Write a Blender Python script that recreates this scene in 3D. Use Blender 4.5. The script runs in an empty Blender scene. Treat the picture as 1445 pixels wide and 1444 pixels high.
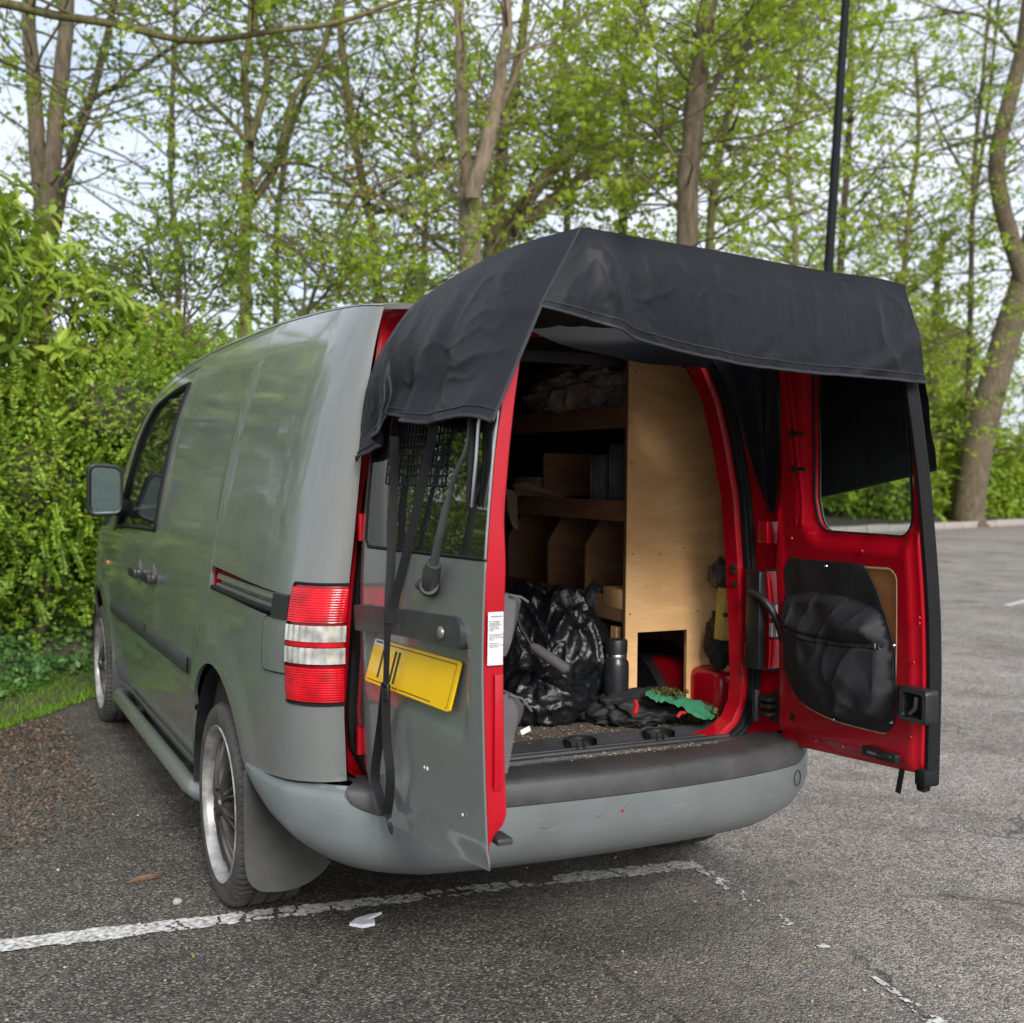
import bpy, bmesh, math, random
import numpy as np
from mathutils import Vector, Matrix, noise
from mathutils.geometry import delaunay_2d_cdt

random.seed(7)
RNG = np.random.default_rng(11)
S = bpy.context.scene
COL = S.collection

# ------------------------------------------------------------------ camera
CAM = np.array([-1.68, -2.857, 1.365])
YAW, PIT, ROL, FPX = math.radians(25.83), math.radians(-1.858), math.radians(.543), 1681.
CF = np.array([math.sin(YAW)*math.cos(PIT), math.cos(YAW)*math.cos(PIT), math.sin(PIT)])
_r = np.array([math.cos(YAW), -math.sin(YAW), 0.]); _u = np.cross(_r, CF)
CR = _r*math.cos(ROL) + _u*math.sin(ROL); CU = _u*math.cos(ROL) - _r*math.sin(ROL)
cam = bpy.data.cameras.new('camera'); camo = bpy.data.objects.new('camera', cam); COL.objects.link(camo)
camo.matrix_world = Matrix(((CR[0], CU[0], -CF[0], CAM[0]), (CR[1], CU[1], -CF[1], CAM[1]), (CR[2], CU[2], -CF[2], CAM[2]), (0, 0, 0, 1)))
cam.sensor_width = 36.; cam.lens = 36.*FPX/1445.; cam.clip_start = .05; cam.clip_end = 600.
cam.dof.use_dof = True; cam.dof.focus_distance = 3.3; cam.dof.aperture_fstop = 4.0
S.camera = camo

# ------------------------------------------------------------------ world, sun, exposure
W = bpy.data.worlds.new('World'); S.world = W; W.use_nodes = True
SUN_EL, SUN_AZ = math.radians(31), math.radians(-171)      # a veiled sun low behind the camera
def world_nodes():
    nt = W.node_tree; nt.nodes.clear(); N = nt.nodes.new; L = nt.links.new
    out = N('ShaderNodeOutputWorld'); bg = N('ShaderNodeBackground'); bg.inputs['Strength'].default_value = .11
    sky = N('ShaderNodeTexSky'); sky.sky_type = 'NISHITA'; sky.sun_disc = False
    sky.sun_elevation = SUN_EL; sky.sun_rotation = SUN_AZ; sky.air_density = 1.0; sky.dust_density = 2.5
    tc = N('ShaderNodeTexCoord'); mp = N('ShaderNodeMapping'); mp.inputs['Scale'].default_value = (1, 1, 2.6)
    nz = N('ShaderNodeTexNoise'); nz.inputs['Scale'].default_value = 3.2; nz.inputs['Detail'].default_value = 7; nz.inputs['Roughness'].default_value = .6
    rp = N('ShaderNodeValToRGB'); rp.color_ramp.elements[0].position = .32; rp.color_ramp.elements[1].position = .6
    rp.color_ramp.elements[0].color = (.35, .35, .35, 1); rp.color_ramp.elements[1].color = (1, 1, 1, 1)
    mx = N('ShaderNodeMix'); mx.data_type = 'RGBA'
    mx.inputs[7].default_value = (6.1, 6.5, 7.2, 1)
    L(tc.outputs['Generated'], mp.inputs[0]); L(mp.outputs[0], nz.inputs['Vector']); L(nz.outputs[0], rp.inputs[0])
    L(rp.outputs[0], mx.inputs[0]); L(sky.outputs[0], mx.inputs[6]); L(mx.outputs[2], bg.inputs[0]); L(bg.outputs[0], out.inputs[0])
world_nodes()
sun = bpy.data.lights.new('sun', 'SUN'); sun.energy = 2.1; sun.angle = math.radians(20); sun.color = (1, .97, .93)
suno = bpy.data.objects.new('sun', sun); COL.objects.link(suno)
_d = Vector((math.sin(SUN_AZ)*math.cos(SUN_EL), math.cos(SUN_AZ)*math.cos(SUN_EL), math.sin(SUN_EL)))
suno.rotation_euler = _d.to_track_quat('Z', 'Y').to_euler(); suno.location = _d*30
S.view_settings.view_transform = 'Standard'; S.view_settings.look = 'None'
S.view_settings.exposure = .7; S.view_settings.gamma = 1.; S.view_settings.use_curve_mapping = False
S.render.engine = 'CYCLES'
S.cycles.max_bounces = 8; S.cycles.transparent_max_bounces = 12; S.cycles.use_denoising = True

# ------------------------------------------------------------------ measuring helpers (a survey of the photograph)
def ray(px, py): return CF + (px-722.)/FPX*CR - (py-722.)/FPX*CU
def at(px, py, depth): return CAM + ray(px, py)*depth
def onz(px, py, z):
    d = ray(px, py); return CAM + d*((z-CAM[2])/d[2])

# ------------------------------------------------------------------ materials
MAT = {}
def mat(name, col, rough=.5, metal=0., coat=0., var=0., vscale=6., bump=0., bscale=40., rvar=0., spec=.5, sheen=0., trans=0., ior=1.5, island=0., sub=None, coatr=.08, scratch=0.):
    m = bpy.data.materials.new(name); m.use_nodes = True; nt = m.node_tree; b = nt.nodes['Principled BSDF']; N = nt.nodes.new; L = nt.links.new
    b.inputs['Base Color'].default_value = (*col, 1); b.inputs['Roughness'].default_value = rough; b.inputs['Metallic'].default_value = metal
    b.inputs['Coat Weight'].default_value = coat; b.inputs['Coat Roughness'].default_value = coatr; b.inputs['Specular IOR Level'].default_value = spec
    b.inputs['Sheen Weight'].default_value = sheen; b.inputs['Transmission Weight'].default_value = trans; b.inputs['IOR'].default_value = ior
    tc = N('ShaderNodeTexCoord')
    src = None
    if var or rvar:
        nz = N('ShaderNodeTexNoise'); nz.inputs['Scale'].default_value = vscale; nz.inputs['Detail'].default_value = 2.5 if coat else 8; nz.inputs['Roughness'].default_value = .5 if coat else .65
        L(tc.outputs['Object'], nz.inputs['Vector']); src = nz.outputs[0]
    if var:
        r = N('ShaderNodeValToRGB'); r.color_ramp.elements[0].position = .3 if not coat else .15; r.color_ramp.elements[1].position = .7 if not coat else .85; r.color_ramp.interpolation = 'EASE' if coat else 'LINEAR'
        c2 = sub or tuple(c*(1+var) for c in col); c1 = tuple(c*(1-var) for c in col)
        r.color_ramp.elements[0].color = (*c1, 1); r.color_ramp.elements[1].color = (*c2, 1); L(src, r.inputs[0]); colout = r.outputs[0]
        if island:
            g = N('ShaderNodeNewGeometry'); mr = N('ShaderNodeMapRange'); mr.inputs['To Min'].default_value = 1-island; mr.inputs['To Max'].default_value = 1+island
            L(g.outputs['Random Per Island'], mr.inputs['Value']); mm = N('ShaderNodeMix'); mm.data_type = 'RGBA'; mm.blend_type = 'MULTIPLY'; mm.inputs[0].default_value = 1
            L(colout, mm.inputs[6]); L(mr.outputs[0], mm.inputs[7]); colout = mm.outputs[2]
        if scratch:          # hairline scuffs, a little lighter than the paint
            mp = N('ShaderNodeMapping'); mp.inputs['Scale'].default_value = (3, 3, 55); mp.inputs['Rotation'].default_value = (.25, .1, 0); ns = N('ShaderNodeTexNoise'); ns.inputs['Scale'].default_value = 4; ns.inputs['Detail'].default_value = 4
            L(tc.outputs['Object'], mp.inputs[0]); L(mp.outputs[0], ns.inputs['Vector']); rs = N('ShaderNodeValToRGB'); rs.color_ramp.interpolation = 'EASE'; rs.color_ramp.elements[0].position = .60; rs.color_ramp.elements[1].position = .85; rs.color_ramp.elements[0].color = (0, 0, 0, 1); rs.color_ramp.elements[1].color = (scratch, scratch, scratch, 1)
            L(ns.outputs[0], rs.inputs[0]); sx = N('ShaderNodeMix'); sx.data_type = 'RGBA'; L(rs.outputs[0], sx.inputs[0]); L(colout, sx.inputs[6]); sx.inputs[7].default_value = (.6, .6, .57, 1); colout = sx.outputs[2]
        L(colout, b.inputs['Base Color'])
    if rvar:
        mr = N('ShaderNodeMapRange'); mr.interpolation_type = 'SMOOTHSTEP'; mr.inputs['From Min'].default_value = .2; mr.inputs['From Max'].default_value = .8
        mr.inputs['To Min'].default_value = max(0, rough-rvar); mr.inputs['To Max'].default_value = min(1, rough+rvar); L(src, mr.inputs['Value']); L(mr.outputs[0], b.inputs['Roughness'])
    if bump:
        n2 = N('ShaderNodeTexNoise'); n2.inputs['Scale'].default_value = bscale; n2.inputs['Detail'].default_value = 5; L(tc.outputs['Object'], n2.inputs['Vector'])
        bp = N('ShaderNodeBump'); bp.inputs['Strength'].default_value = bump; bp.inputs['Distance'].default_value = .01; L(n2.outputs[0], bp.inputs['Height']); L(bp.outputs[0], b.inputs['Normal'])
    MAT[name] = m; return m

mat('grey_paint', (.158, .170, .162), .30, coat=.9, var=.035, vscale=3.5, rvar=.08, coatr=.08, scratch=.10)
mat('bumper_paint', (.142, .161, .162), .38, coat=.35, var=.12, vscale=5, rvar=.1, coatr=.18, scratch=.22)
mat('red_paint', (.42, .003, .013), .30, coat=.45, var=.12, vscale=4, rvar=.08, coatr=.06, spec=.35)
mat('black_plastic', (.016, .016, .017), .45, var=.25, vscale=9, rvar=.12, bump=.08, bscale=300)
mat('dark_grey_plastic', (.038, .041, .041), .5, var=.2, vscale=9, rvar=.12, bump=.1, bscale=260)
mat('bumper_plastic', (.058, .058, .060), .5, var=.3, vscale=7, rvar=.14, bump=.12, bscale=220)
mat('flap_plastic', (.068, .069, .066), .6, var=.25, vscale=6, rvar=.1, bump=.08, bscale=200)
mat('rubber', (.009, .009, .010), .7, var=.3, vscale=14, rvar=.1, spec=.25)
mat('tyre_rubber', (.045, .043, .041), .75, var=.4, vscale=12, rvar=.12, bump=.1, bscale=90, sub=(.085, .078, .070))
mat('wheel_spoke', (.060, .056, .052), .45, metal=.3, var=.35, vscale=12, rvar=.15)
mat('wheel_lip', (.34, .33, .31), .42, metal=.6, var=.5, vscale=14, rvar=.2, sub=(.62, .61, .58))
mat('wheel_barrel', (.06, .053, .046), .62, metal=0, var=.4, vscale=5.5, rvar=.12, sub=(.095, .085, .075))
mat('brake', (.10, .07, .05), .6, metal=.6, var=.4, vscale=20)
mat('fabric_black', (.0115, .0125, .0165), .50, var=.25, vscale=5, rvar=.10, sheen=.01, spec=.2, bump=.05, bscale=700)
mat('fabric_shaded', (.006, .006, .007), .8, var=.2, vscale=6)  # darker copy of the cover cloth, with shade put into its colour
mat('webbing', (.005, .005, .006), .75, var=.3, vscale=40, bump=.3, bscale=500)
mat('bag_fabric', (.017, .017, .020), .72, var=.35, vscale=7, rvar=.12, bump=.05, bscale=500)
mat('bag_grey', (.10, .095, .10), .7, var=.25, vscale=7, bump=.08, bscale=500)
mat('bin_bag', (.008, .009, .011), .33, var=.2, vscale=8, rvar=.06, bump=.5, bscale=45)
mat('brown_cloth', (.40, .34, .27), .85, var=.3, vscale=8, bump=.15, bscale=300)
mat('green_cloth', (.040, .25, .125), .8, var=.25, vscale=18, bump=.15, bscale=250)
mat('black_cloth', (.014, .014, .016), .7, var=.3, vscale=9)
mat('red_trim', (.5, .02, .02), .6, var=.1)
mat('steel', (.5, .5, .5), .3, metal=1, var=.15, vscale=20)
mat('chrome', (.8, .8, .8), .12, metal=1, var=.05)
mat('flask', (.016, .018, .022), .38, var=.15, vscale=30, coat=.2)
mat('card', (.36, .27, .18), .85, var=.12, vscale=10)
mat('packaging', (.06, .07, .085), .35, var=.5, vscale=15)
mat('yellow_tool', (.55, .45, .10), .5, var=.25, vscale=25)
mat('plate_yellow', (.92, .56, .002), .35, var=.05, vscale=8, coat=.3)
mat('ink', (.012, .011, .01), .5, var=.1)
mat('sticker', (.80, .80, .80), .45, var=.03)
mat('lens_red', (.56, .001, .010), .28, coat=.5, var=.45, vscale=18, spec=.3, coatr=.03)
mat('lens_red_dark', (.25, .002, .008), .3, coat=.3, var=.2, vscale=30, coatr=.03)
mat('lens_clear', (.62, .62, .58), .15, coat=1., var=.5, vscale=26, coatr=.02, metal=.4)
mat('lens_amber', (.62, .22, .06), .2, coat=.8, var=.3, vscale=20)
mat('lining', (.035, .030, .028), .9, var=.3, vscale=4)
mat('floor_mat', (.10, .085, .068), .85, var=.35, vscale=7, bump=.4, bscale=60)
mat('sill_plastic', (.045, .047, .052), .45, var=.25, vscale=9, rvar=.1)
mat('sawdust', (.48, .36, .22), .9, var=.3, vscale=30, island=.4)
mat('moss_clump', (.10, .085, .025), .9, var=.4, vscale=40, island=.4)
mat('post_paint', (.006, .007, .009), .7, var=.2, vscale=6, spec=.2)
mat('kerb_concrete', (.36, .32, .29), .9, var=.2, vscale=12, bump=.3, bscale=50)
mat('stone', (.38, .34, .30), .9, var=.3, vscale=25, bump=.3, bscale=60, island=.4)
mat('litter_brown', (.15, .095, .06), .9, var=.4, vscale=18, island=.55)
mat('litter_pale', (.36, .29, .18), .9, var=.35, vscale=20, island=.5)
mat('litter_green', (.20, .26, .05), .8, var=.35, vscale=20, island=.4)
mat('paper_white', (.72, .73, .76), .7, var=.15, vscale=20)
mat('soil', (.055, .042, .030), .95, var=.4, vscale=3, bump=.8, bscale=18)
mat('brown_leather', (.16, .10, .06), .8, var=.3, vscale=20)

def glass_mat(name, tint, refl=.55):
    m = bpy.data.materials.new(name); m.use_nodes = True; nt = m.node_tree; nt.nodes.clear(); N = nt.nodes.new; L = nt.links.new
    o = N('ShaderNodeOutputMaterial'); t = N('ShaderNodeBsdfTransparent'); t.inputs[0].default_value = (*tint, 1)
    g = N('ShaderNodeBsdfGlossy'); g.inputs['Roughness'].default_value = .015
    tc = N('ShaderNodeTexCoord'); nz = N('ShaderNodeTexNoise'); nz.inputs['Scale'].default_value = 4; L(tc.outputs['Object'], nz.inputs['Vector'])
    df = N('ShaderNodeBsdfDiffuse'); df.inputs[0].default_value = (.25, .26, .25, 1)      # a thin film of dust
    mr = N('ShaderNodeMapRange'); mr.inputs['To Min'].default_value = .01; mr.inputs['To Max'].default_value = .06; L(nz.outputs[0], mr.inputs[0])
    fr = N('ShaderNodeFresnel'); fr.inputs[0].default_value = 1.2 + refl
    a = N('ShaderNodeMixShader'); b = N('ShaderNodeMixShader')
    L(fr.outputs[0], a.inputs[0]); L(t.outputs[0], a.inputs[1]); L(g.outputs[0], a.inputs[2])
    L(mr.outputs[0], b.inputs[0]); L(a.outputs[0], b.inputs[1]); L(df.outputs[0], b.inputs[2]); L(b.outputs[0], o.inputs[0]); MAT[name] = m
glass_mat('glass_tint', (.12, .16, .15), 1.7)
glass_mat('glass_clear', (.72, .82, .78), .35)
glass_mat('glass_cab', (.35, .45, .42), 1.3)
def mirror_mat():
    m = mat('mirror_glass', (.36, .50, .50), .02, metal=1., var=.03)
mirror_mat()

def ply_mat(name, c1, c2, c3, sc=1.):
    m = bpy.data.materials.new(name); m.use_nodes = True; nt = m.node_tree; b = nt.nodes['Principled BSDF']; N = nt.nodes.new; L = nt.links.new
    tc = N('ShaderNodeTexCoord'); mp = N('ShaderNodeMapping'); mp.inputs['Scale'].default_value = (1.0*sc, 1.0*sc, 2.6*sc)
    n1 = N('ShaderNodeTexNoise'); n1.inputs['Scale'].default_value = 2.0; n1.inputs['Detail'].default_value = 3; n1.inputs['Distortion'].default_value = .8
    mu = N('ShaderNodeMath'); mu.operation = 'MULTIPLY'; mu.inputs[1].default_value = 26; sn = N('ShaderNodeMath'); sn.operation = 'SINE'
    mp2 = N('ShaderNodeMapping'); mp2.inputs['Scale'].default_value = (5, 5, 90); n2 = N('ShaderNodeTexNoise'); n2.inputs['Scale'].default_value = 3; n2.inputs['Detail'].default_value = 5
    r = N('ShaderNodeValToRGB'); r.color_ramp.elements[0].color = (*c1, 1); r.color_ramp.elements[1].color = (*c2, 1); r.color_ramp.elements[0].position = .1; r.color_ramp.elements[1].position = .8
    e = r.color_ramp.elements.new(.0); e.color = (*c3, 1)
    add = N('ShaderNodeMath'); add.operation = 'MULTIPLY_ADD'; add.inputs[1].default_value = .16; add.inputs[2].default_value = .22
    ad2 = N('ShaderNodeMath'); ad2.operation = 'MULTIPLY_ADD'; ad2.inputs[1].default_value = .55
    L(tc.outputs['Object'], mp.inputs[0]); L(mp.outputs[0], n1.inputs['Vector']); L(n1.outputs[0], mu.inputs[0]); L(mu.outputs[0], sn.inputs[0]); L(sn.outputs[0], add.inputs[0])
    L(tc.outputs['Object'], mp2.inputs[0]); L(mp2.outputs[0], n2.inputs['Vector']); L(n2.outputs[0], ad2.inputs[0]); L(add.outputs[0], ad2.inputs[2]); L(ad2.outputs[0], r.inputs[0])
    L(r.outputs[0], b.inputs['Base Color']); b.inputs['Roughness'].default_value = .6
    bp = N('ShaderNodeBump'); bp.inputs['Strength'].default_value = .12; bp.inputs['Distance'].default_value = .003; L(n2.outputs[0], bp.inputs['Height']); L(bp.outputs[0], b.inputs['Normal']); MAT[name] = m
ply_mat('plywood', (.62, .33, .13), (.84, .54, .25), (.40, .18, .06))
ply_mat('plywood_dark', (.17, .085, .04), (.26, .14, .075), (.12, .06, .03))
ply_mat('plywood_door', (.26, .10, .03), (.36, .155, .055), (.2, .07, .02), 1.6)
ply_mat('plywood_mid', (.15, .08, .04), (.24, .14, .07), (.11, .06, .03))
mat('ply_edge', (.66, .45, .25), .7, var=.2, vscale=60)

def leaf_mat(name, c1, c2, c3, rough=.4, tl=.35, spec=.4):
    m = bpy.data.materials.new(name); m.use_nodes = True; nt = m.node_tree; b = nt.nodes['Principled BSDF']; N = nt.nodes.new; L = nt.links.new
    o = nt.nodes['Material Output']; g = N('ShaderNodeNewGeometry'); oi = N('ShaderNodeObjectInfo')
    ad = N('ShaderNodeMath'); ad.operation = 'ADD'; fr = N('ShaderNodeMath'); fr.operation = 'FRACT'
    L(g.outputs['Random Per Island'], ad.inputs[0]); L(oi.outputs['Random'], ad.inputs[1]); L(ad.outputs[0], fr.inputs[0])
    tc = N('ShaderNodeTexCoord'); nz = N('ShaderNodeTexNoise'); nz.inputs['Scale'].default_value = .9; nz.inputs['Detail'].default_value = 3; L(g.outputs['Position'], nz.inputs['Vector'])
    mx = N('ShaderNodeMath'); mx.operation = 'MULTIPLY_ADD'; mx.inputs[1].default_value = .55
    mm = N('ShaderNodeMath'); mm.operation = 'MULTIPLY_ADD'; mm.inputs[1].default_value = .9; mm.inputs[2].default_value = -.22; L(nz.outputs[0], mm.inputs[0])
    L(fr.outputs[0], mx.inputs[0]); L(mm.outputs[0], mx.inputs[2])
    r = N('ShaderNodeValToRGB'); r.color_ramp.elements[0].color = (*c1, 1); r.color_ramp.elements[1].color = (*c3, 1); r.color_ramp.elements[1].position = .92
    e = r.color_ramp.elements.new(.45); e.color = (*c2, 1)
    L(mx.outputs[0], r.inputs[0]); L(r.outputs[0], b.inputs['Base Color']); b.inputs['Roughness'].default_value = rough; b.inputs['Specular IOR Level'].default_value = spec
    t = N('ShaderNodeBsdfTranslucent'); ms = N('ShaderNodeMixShader'); ms.inputs[0].default_value = tl; L(r.outputs[0], t.inputs[0])
    L(b.outputs[0], ms.inputs[1]); L(t.outputs[0], ms.inputs[2]); L(ms.outputs[0], o.inputs[0]); MAT[name] = m
leaf_mat('tree_leaf', (.18, .27, .024), (.32, .44, .035), (.50, .60, .08), .55, .58, .25)
leaf_mat('tree_leaf_dark', (.11, .19, .022), (.19, .30, .03), (.34, .45, .06), .5, .52, .25)
leaf_mat('tree_leaf_rust', (.22, .10, .05), (.27, .2, .05), (.32, .33, .07), .6, .4, .2)
leaf_mat('hedge_leaf', (.09, .19, .016), (.19, .33, .024), (.46, .53, .06), .42, .38, .4)
leaf_mat('laurel_leaf', (.10, .18, .016), (.24, .36, .028), (.46, .54, .07), .30, .35, .45)
leaf_mat('ivy_leaf', (.04, .10, .024), (.085, .19, .04), (.14, .28, .06), .4, .25, .4)
leaf_mat('grass_blade', (.11, .24, .014), (.18, .36, .022), (.26, .44, .035), .5, .4, .3)
leaf_mat('shrub_leaf', (.13, .23, .018), (.24, .36, .028), (.42, .50, .06), .45, .4, .3)

def bark_mat(name, c1, c2):
    m = bpy.data.materials.new(name); m.use_nodes = True; nt = m.node_tree; b = nt.nodes['Principled BSDF']; N = nt.nodes.new; L = nt.links.new
    tc = N('ShaderNodeTexCoord'); mp = N('ShaderNodeMapping'); mp.inputs['Scale'].default_value = (9, 9, 2.2)
    nz = N('ShaderNodeTexNoise'); nz.inputs['Scale'].default_value = 2.2; nz.inputs['Detail'].default_value = 9; nz.inputs['Roughness'].default_value = .7
    r = N('ShaderNodeValToRGB'); r.color_ramp.elements[0].position = .32; r.color_ramp.elements[1].position = .68; r.color_ramp.elements[0].color = (*c1, 1); r.color_ramp.elements[1].color = (*c2, 1)
    L(tc.outputs['Object'], mp.inputs[0]); L(mp.outputs[0], nz.inputs['Vector']); L(nz.outputs[0], r.inputs[0]); L(r.outputs[0], b.inputs['Base Color']); b.inputs['Roughness'].default_value = .9
    bp = N('ShaderNodeBump'); bp.inputs['Strength'].default_value = .7; bp.inputs['Distance'].default_value = .03; L(nz.outputs[0], bp.inputs['Height']); L(bp.outputs[0], b.inputs['Normal']); MAT[name] = m
bark_mat('bark_brown', (.055, .042, .025), (.19, .15, .095))
bark_mat('bark_pale', (.12, .09, .06), (.33, .26, .185))
bark_mat('bark_dark', (.035, .032, .02), (.115, .10, .06))
bark_mat('bark_mossy', (.07, .06, .02), (.19, .17, .07))

def asphalt_mat():
    m = bpy.data.materials.new('asphalt'); m.use_nodes = True; nt = m.node_tree; b = nt.nodes['Principled BSDF']; N = nt.nodes.new; L = nt.links.new
    g = N('ShaderNodeNewGeometry')
    def vor(sc):
        v = N('ShaderNodeTexVoronoi'); v.inputs['Scale'].default_value = sc; L(g.outputs['Position'], v.inputs['Vector']); return v
    def noi(sc, d=6, r=.6):
        v = N('ShaderNodeTexNoise'); v.inputs['Scale'].default_value = sc; v.inputs['Detail'].default_value = d; v.inputs['Roughness'].default_value = r; L(g.outputs['Position'], v.inputs['Vector']); return v
    def ramp(src, *els):
        r = N('ShaderNodeValToRGB'); r.color_ramp.elements[0].position = els[0][0]; r.color_ramp.elements[0].color = (*els[0][1], 1)
        r.color_ramp.elements[1].position = els[-1][0]; r.color_ramp.elements[1].color = (*els[-1][1], 1)
        for p, c in els[1:-1]:
            e = r.color_ramp.elements.new(p); e.color = (*c, 1)
        L(src, r.inputs[0]); return r.outputs[0]
    def mix(f, a, c, mode='MIX'):
        x = N('ShaderNodeMix'); x.data_type = 'RGBA'; x.blend_type = mode
        if isinstance(f, float): x.inputs[0].default_value = f
        else: L(f, x.inputs[0])
        L(a, x.inputs[6]); L(c, x.inputs[7]); return x.outputs[2]
    v1 = vor(150.); v2 = vor(70.)
    sep = N('ShaderNodeSeparateColor'); L(v1.outputs['Color'], sep.inputs[0])
    sep2 = N('ShaderNodeSeparateColor'); L(v2.outputs['Color'], sep2.inputs[0])
    light = ramp(sep.outputs[0], (0., (.085, .073, .064)), (.4, (.235, .207, .185)), (.75, (.34, .307, .277)), (1., (.52, .485, .45)))
    dark = ramp(sep.outputs[1], (0., (.034, .031, .026)), (.5, (.088, .079, .067)), (.88, (.165, .150, .128)), (1., (.34, .31, .28)))
    # worn bright stones in the lane on the right, dirty binder in the bay under and in front of the van
    sx = N('ShaderNodeSeparateXYZ'); L(g.outputs['Position'], sx.inputs[0])
    dv = N('ShaderNodeVectorMath'); dv.operation = 'DOT_PRODUCT'; dv.inputs[1].default_value = (.985, .17, 0); L(g.outputs['Position'], dv.inputs[0])
    n1 = noi(.8, 5); ma = N('ShaderNodeMath'); ma.operation = 'MULTIPLY_ADD'; ma.inputs[1].default_value = 1.6; L(n1.outputs[0], ma.inputs[0]); L(dv.outputs['Value'], ma.inputs[2])
    mr = N('ShaderNodeMapRange'); mr.interpolation_type = 'SMOOTHSTEP'; mr.inputs['From Min'].default_value = .55; mr.inputs['From Max'].default_value = 2.0; L(ma.outputs[0], mr.inputs[0])
    c = mix(mr.outputs[0], dark, light)
    n2 = noi(2.3, 8, .65)
    c = mix(.75, c, ramp(n2.outputs[0], (.3, (.62, .60, .58)), (.5, (1, 1, 1)), (.72, (1.28, 1.25, 1.22))), 'MULTIPLY')
    n3 = noi(1.1, 9, .7)
    c = mix(ramp(n3.outputs[0], (.56, (0, 0, 0)), (.68, (.55, .55, .55))), c, ramp(sep2.outputs[0], (0., (.05, .042, .016)), (1., (.11, .085, .035))))
    n5 = noi(.45, 4, .6); c = mix(.8, c, ramp(n5.outputs[0], (.36, (.72, .70, .68)), (.52, (1, 1, 1)), (.66, (1.15, 1.14, 1.13))), 'MULTIPLY')
    n4 = noi(14, 6, .7)
    c = mix(.5, c, ramp(n4.outputs[0], (.3, (.6, .6, .6)), (.7, (1.3, 1.28, 1.25))), 'MULTIPLY')
    # hairline cracks and oil spots
    nw = noi(1.7, 5, .65); vm = N('ShaderNodeVectorMath'); vm.operation = 'MULTIPLY_ADD'; vm.inputs[1].default_value = (.55, .55, 0); L(nw.outputs['Color'], vm.inputs[0]); L(g.outputs['Position'], vm.inputs[2])
    vc = N('ShaderNodeTexVoronoi'); vc.feature = 'DISTANCE_TO_EDGE'; vc.inputs['Scale'].default_value = .75; L(vm.outputs[0], vc.inputs['Vector'])
    cr = ramp(vc.outputs['Distance'], (.0, (.8, .8, .8)), (.007, (0, 0, 0))); nm = noi(.7, 3); cm = N('ShaderNodeMath'); cm.operation = 'MULTIPLY'; L(cr, cm.inputs[0]); L(ramp(nm.outputs[0], (.46, (0, 0, 0)), (.56, (1, 1, 1))), cm.inputs[1])
    c = mix(cm.outputs[0], c, ramp(n4.outputs[0], (.0, (.022, .02, .017)), (1., (.03, .027, .022))))
    no = noi(.9, 2, .5); c = mix(ramp(no.outputs[0], (.66, (0, 0, 0)), (.74, (.55, .55, .55))), c, ramp(n4.outputs[0], (.0, (.02, .019, .018)), (1., (.07, .066, .06))))
    L(c, b.inputs['Base Color']); b.inputs['Roughness'].default_value = .85; b.inputs['Specular IOR Level'].default_value = .35
    bp = N('ShaderNodeBump'); bp.inputs['Strength'].default_value = .9; bp.inputs['Distance'].default_value = .006; bp.invert = True
    L(v1.outputs['Distance'], bp.inputs['Height']); L(bp.outputs[0], b.inputs['Normal']); MAT['asphalt'] = m
asphalt_mat()
def line_mat():
    m = bpy.data.materials.new('worn_line'); m.use_nodes = True; nt = m.node_tree; b = nt.nodes['Principled BSDF']; N = nt.nodes.new; L = nt.links.new
    g = N('ShaderNodeNewGeometry'); v = N('ShaderNodeTexNoise'); v.inputs['Scale'].default_value = 60; v.inputs['Detail'].default_value = 6; L(g.outputs['Position'], v.inputs['Vector'])
    r = N('ShaderNodeValToRGB'); r.color_ramp.elements[0].position = .3; r.color_ramp.elements[1].position = .62; r.color_ramp.elements[0].color = (.16, .15, .14, 1); r.color_ramp.elements[1].color = (.70, .69, .66, 1)
    L(v.outputs[0], r.inputs[0]); L(r.outputs[0], b.inputs['Base Color']); b.inputs['Roughness'].default_value = .85
    bp = N('ShaderNodeBump'); bp.inputs['Strength'].default_value = .6; bp.inputs['Distance'].default_value = .004; L(v.outputs[0], bp.inputs['Height']); L(bp.outputs[0], b.inputs['Normal']); MAT['worn_line'] = m
line_mat()

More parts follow.
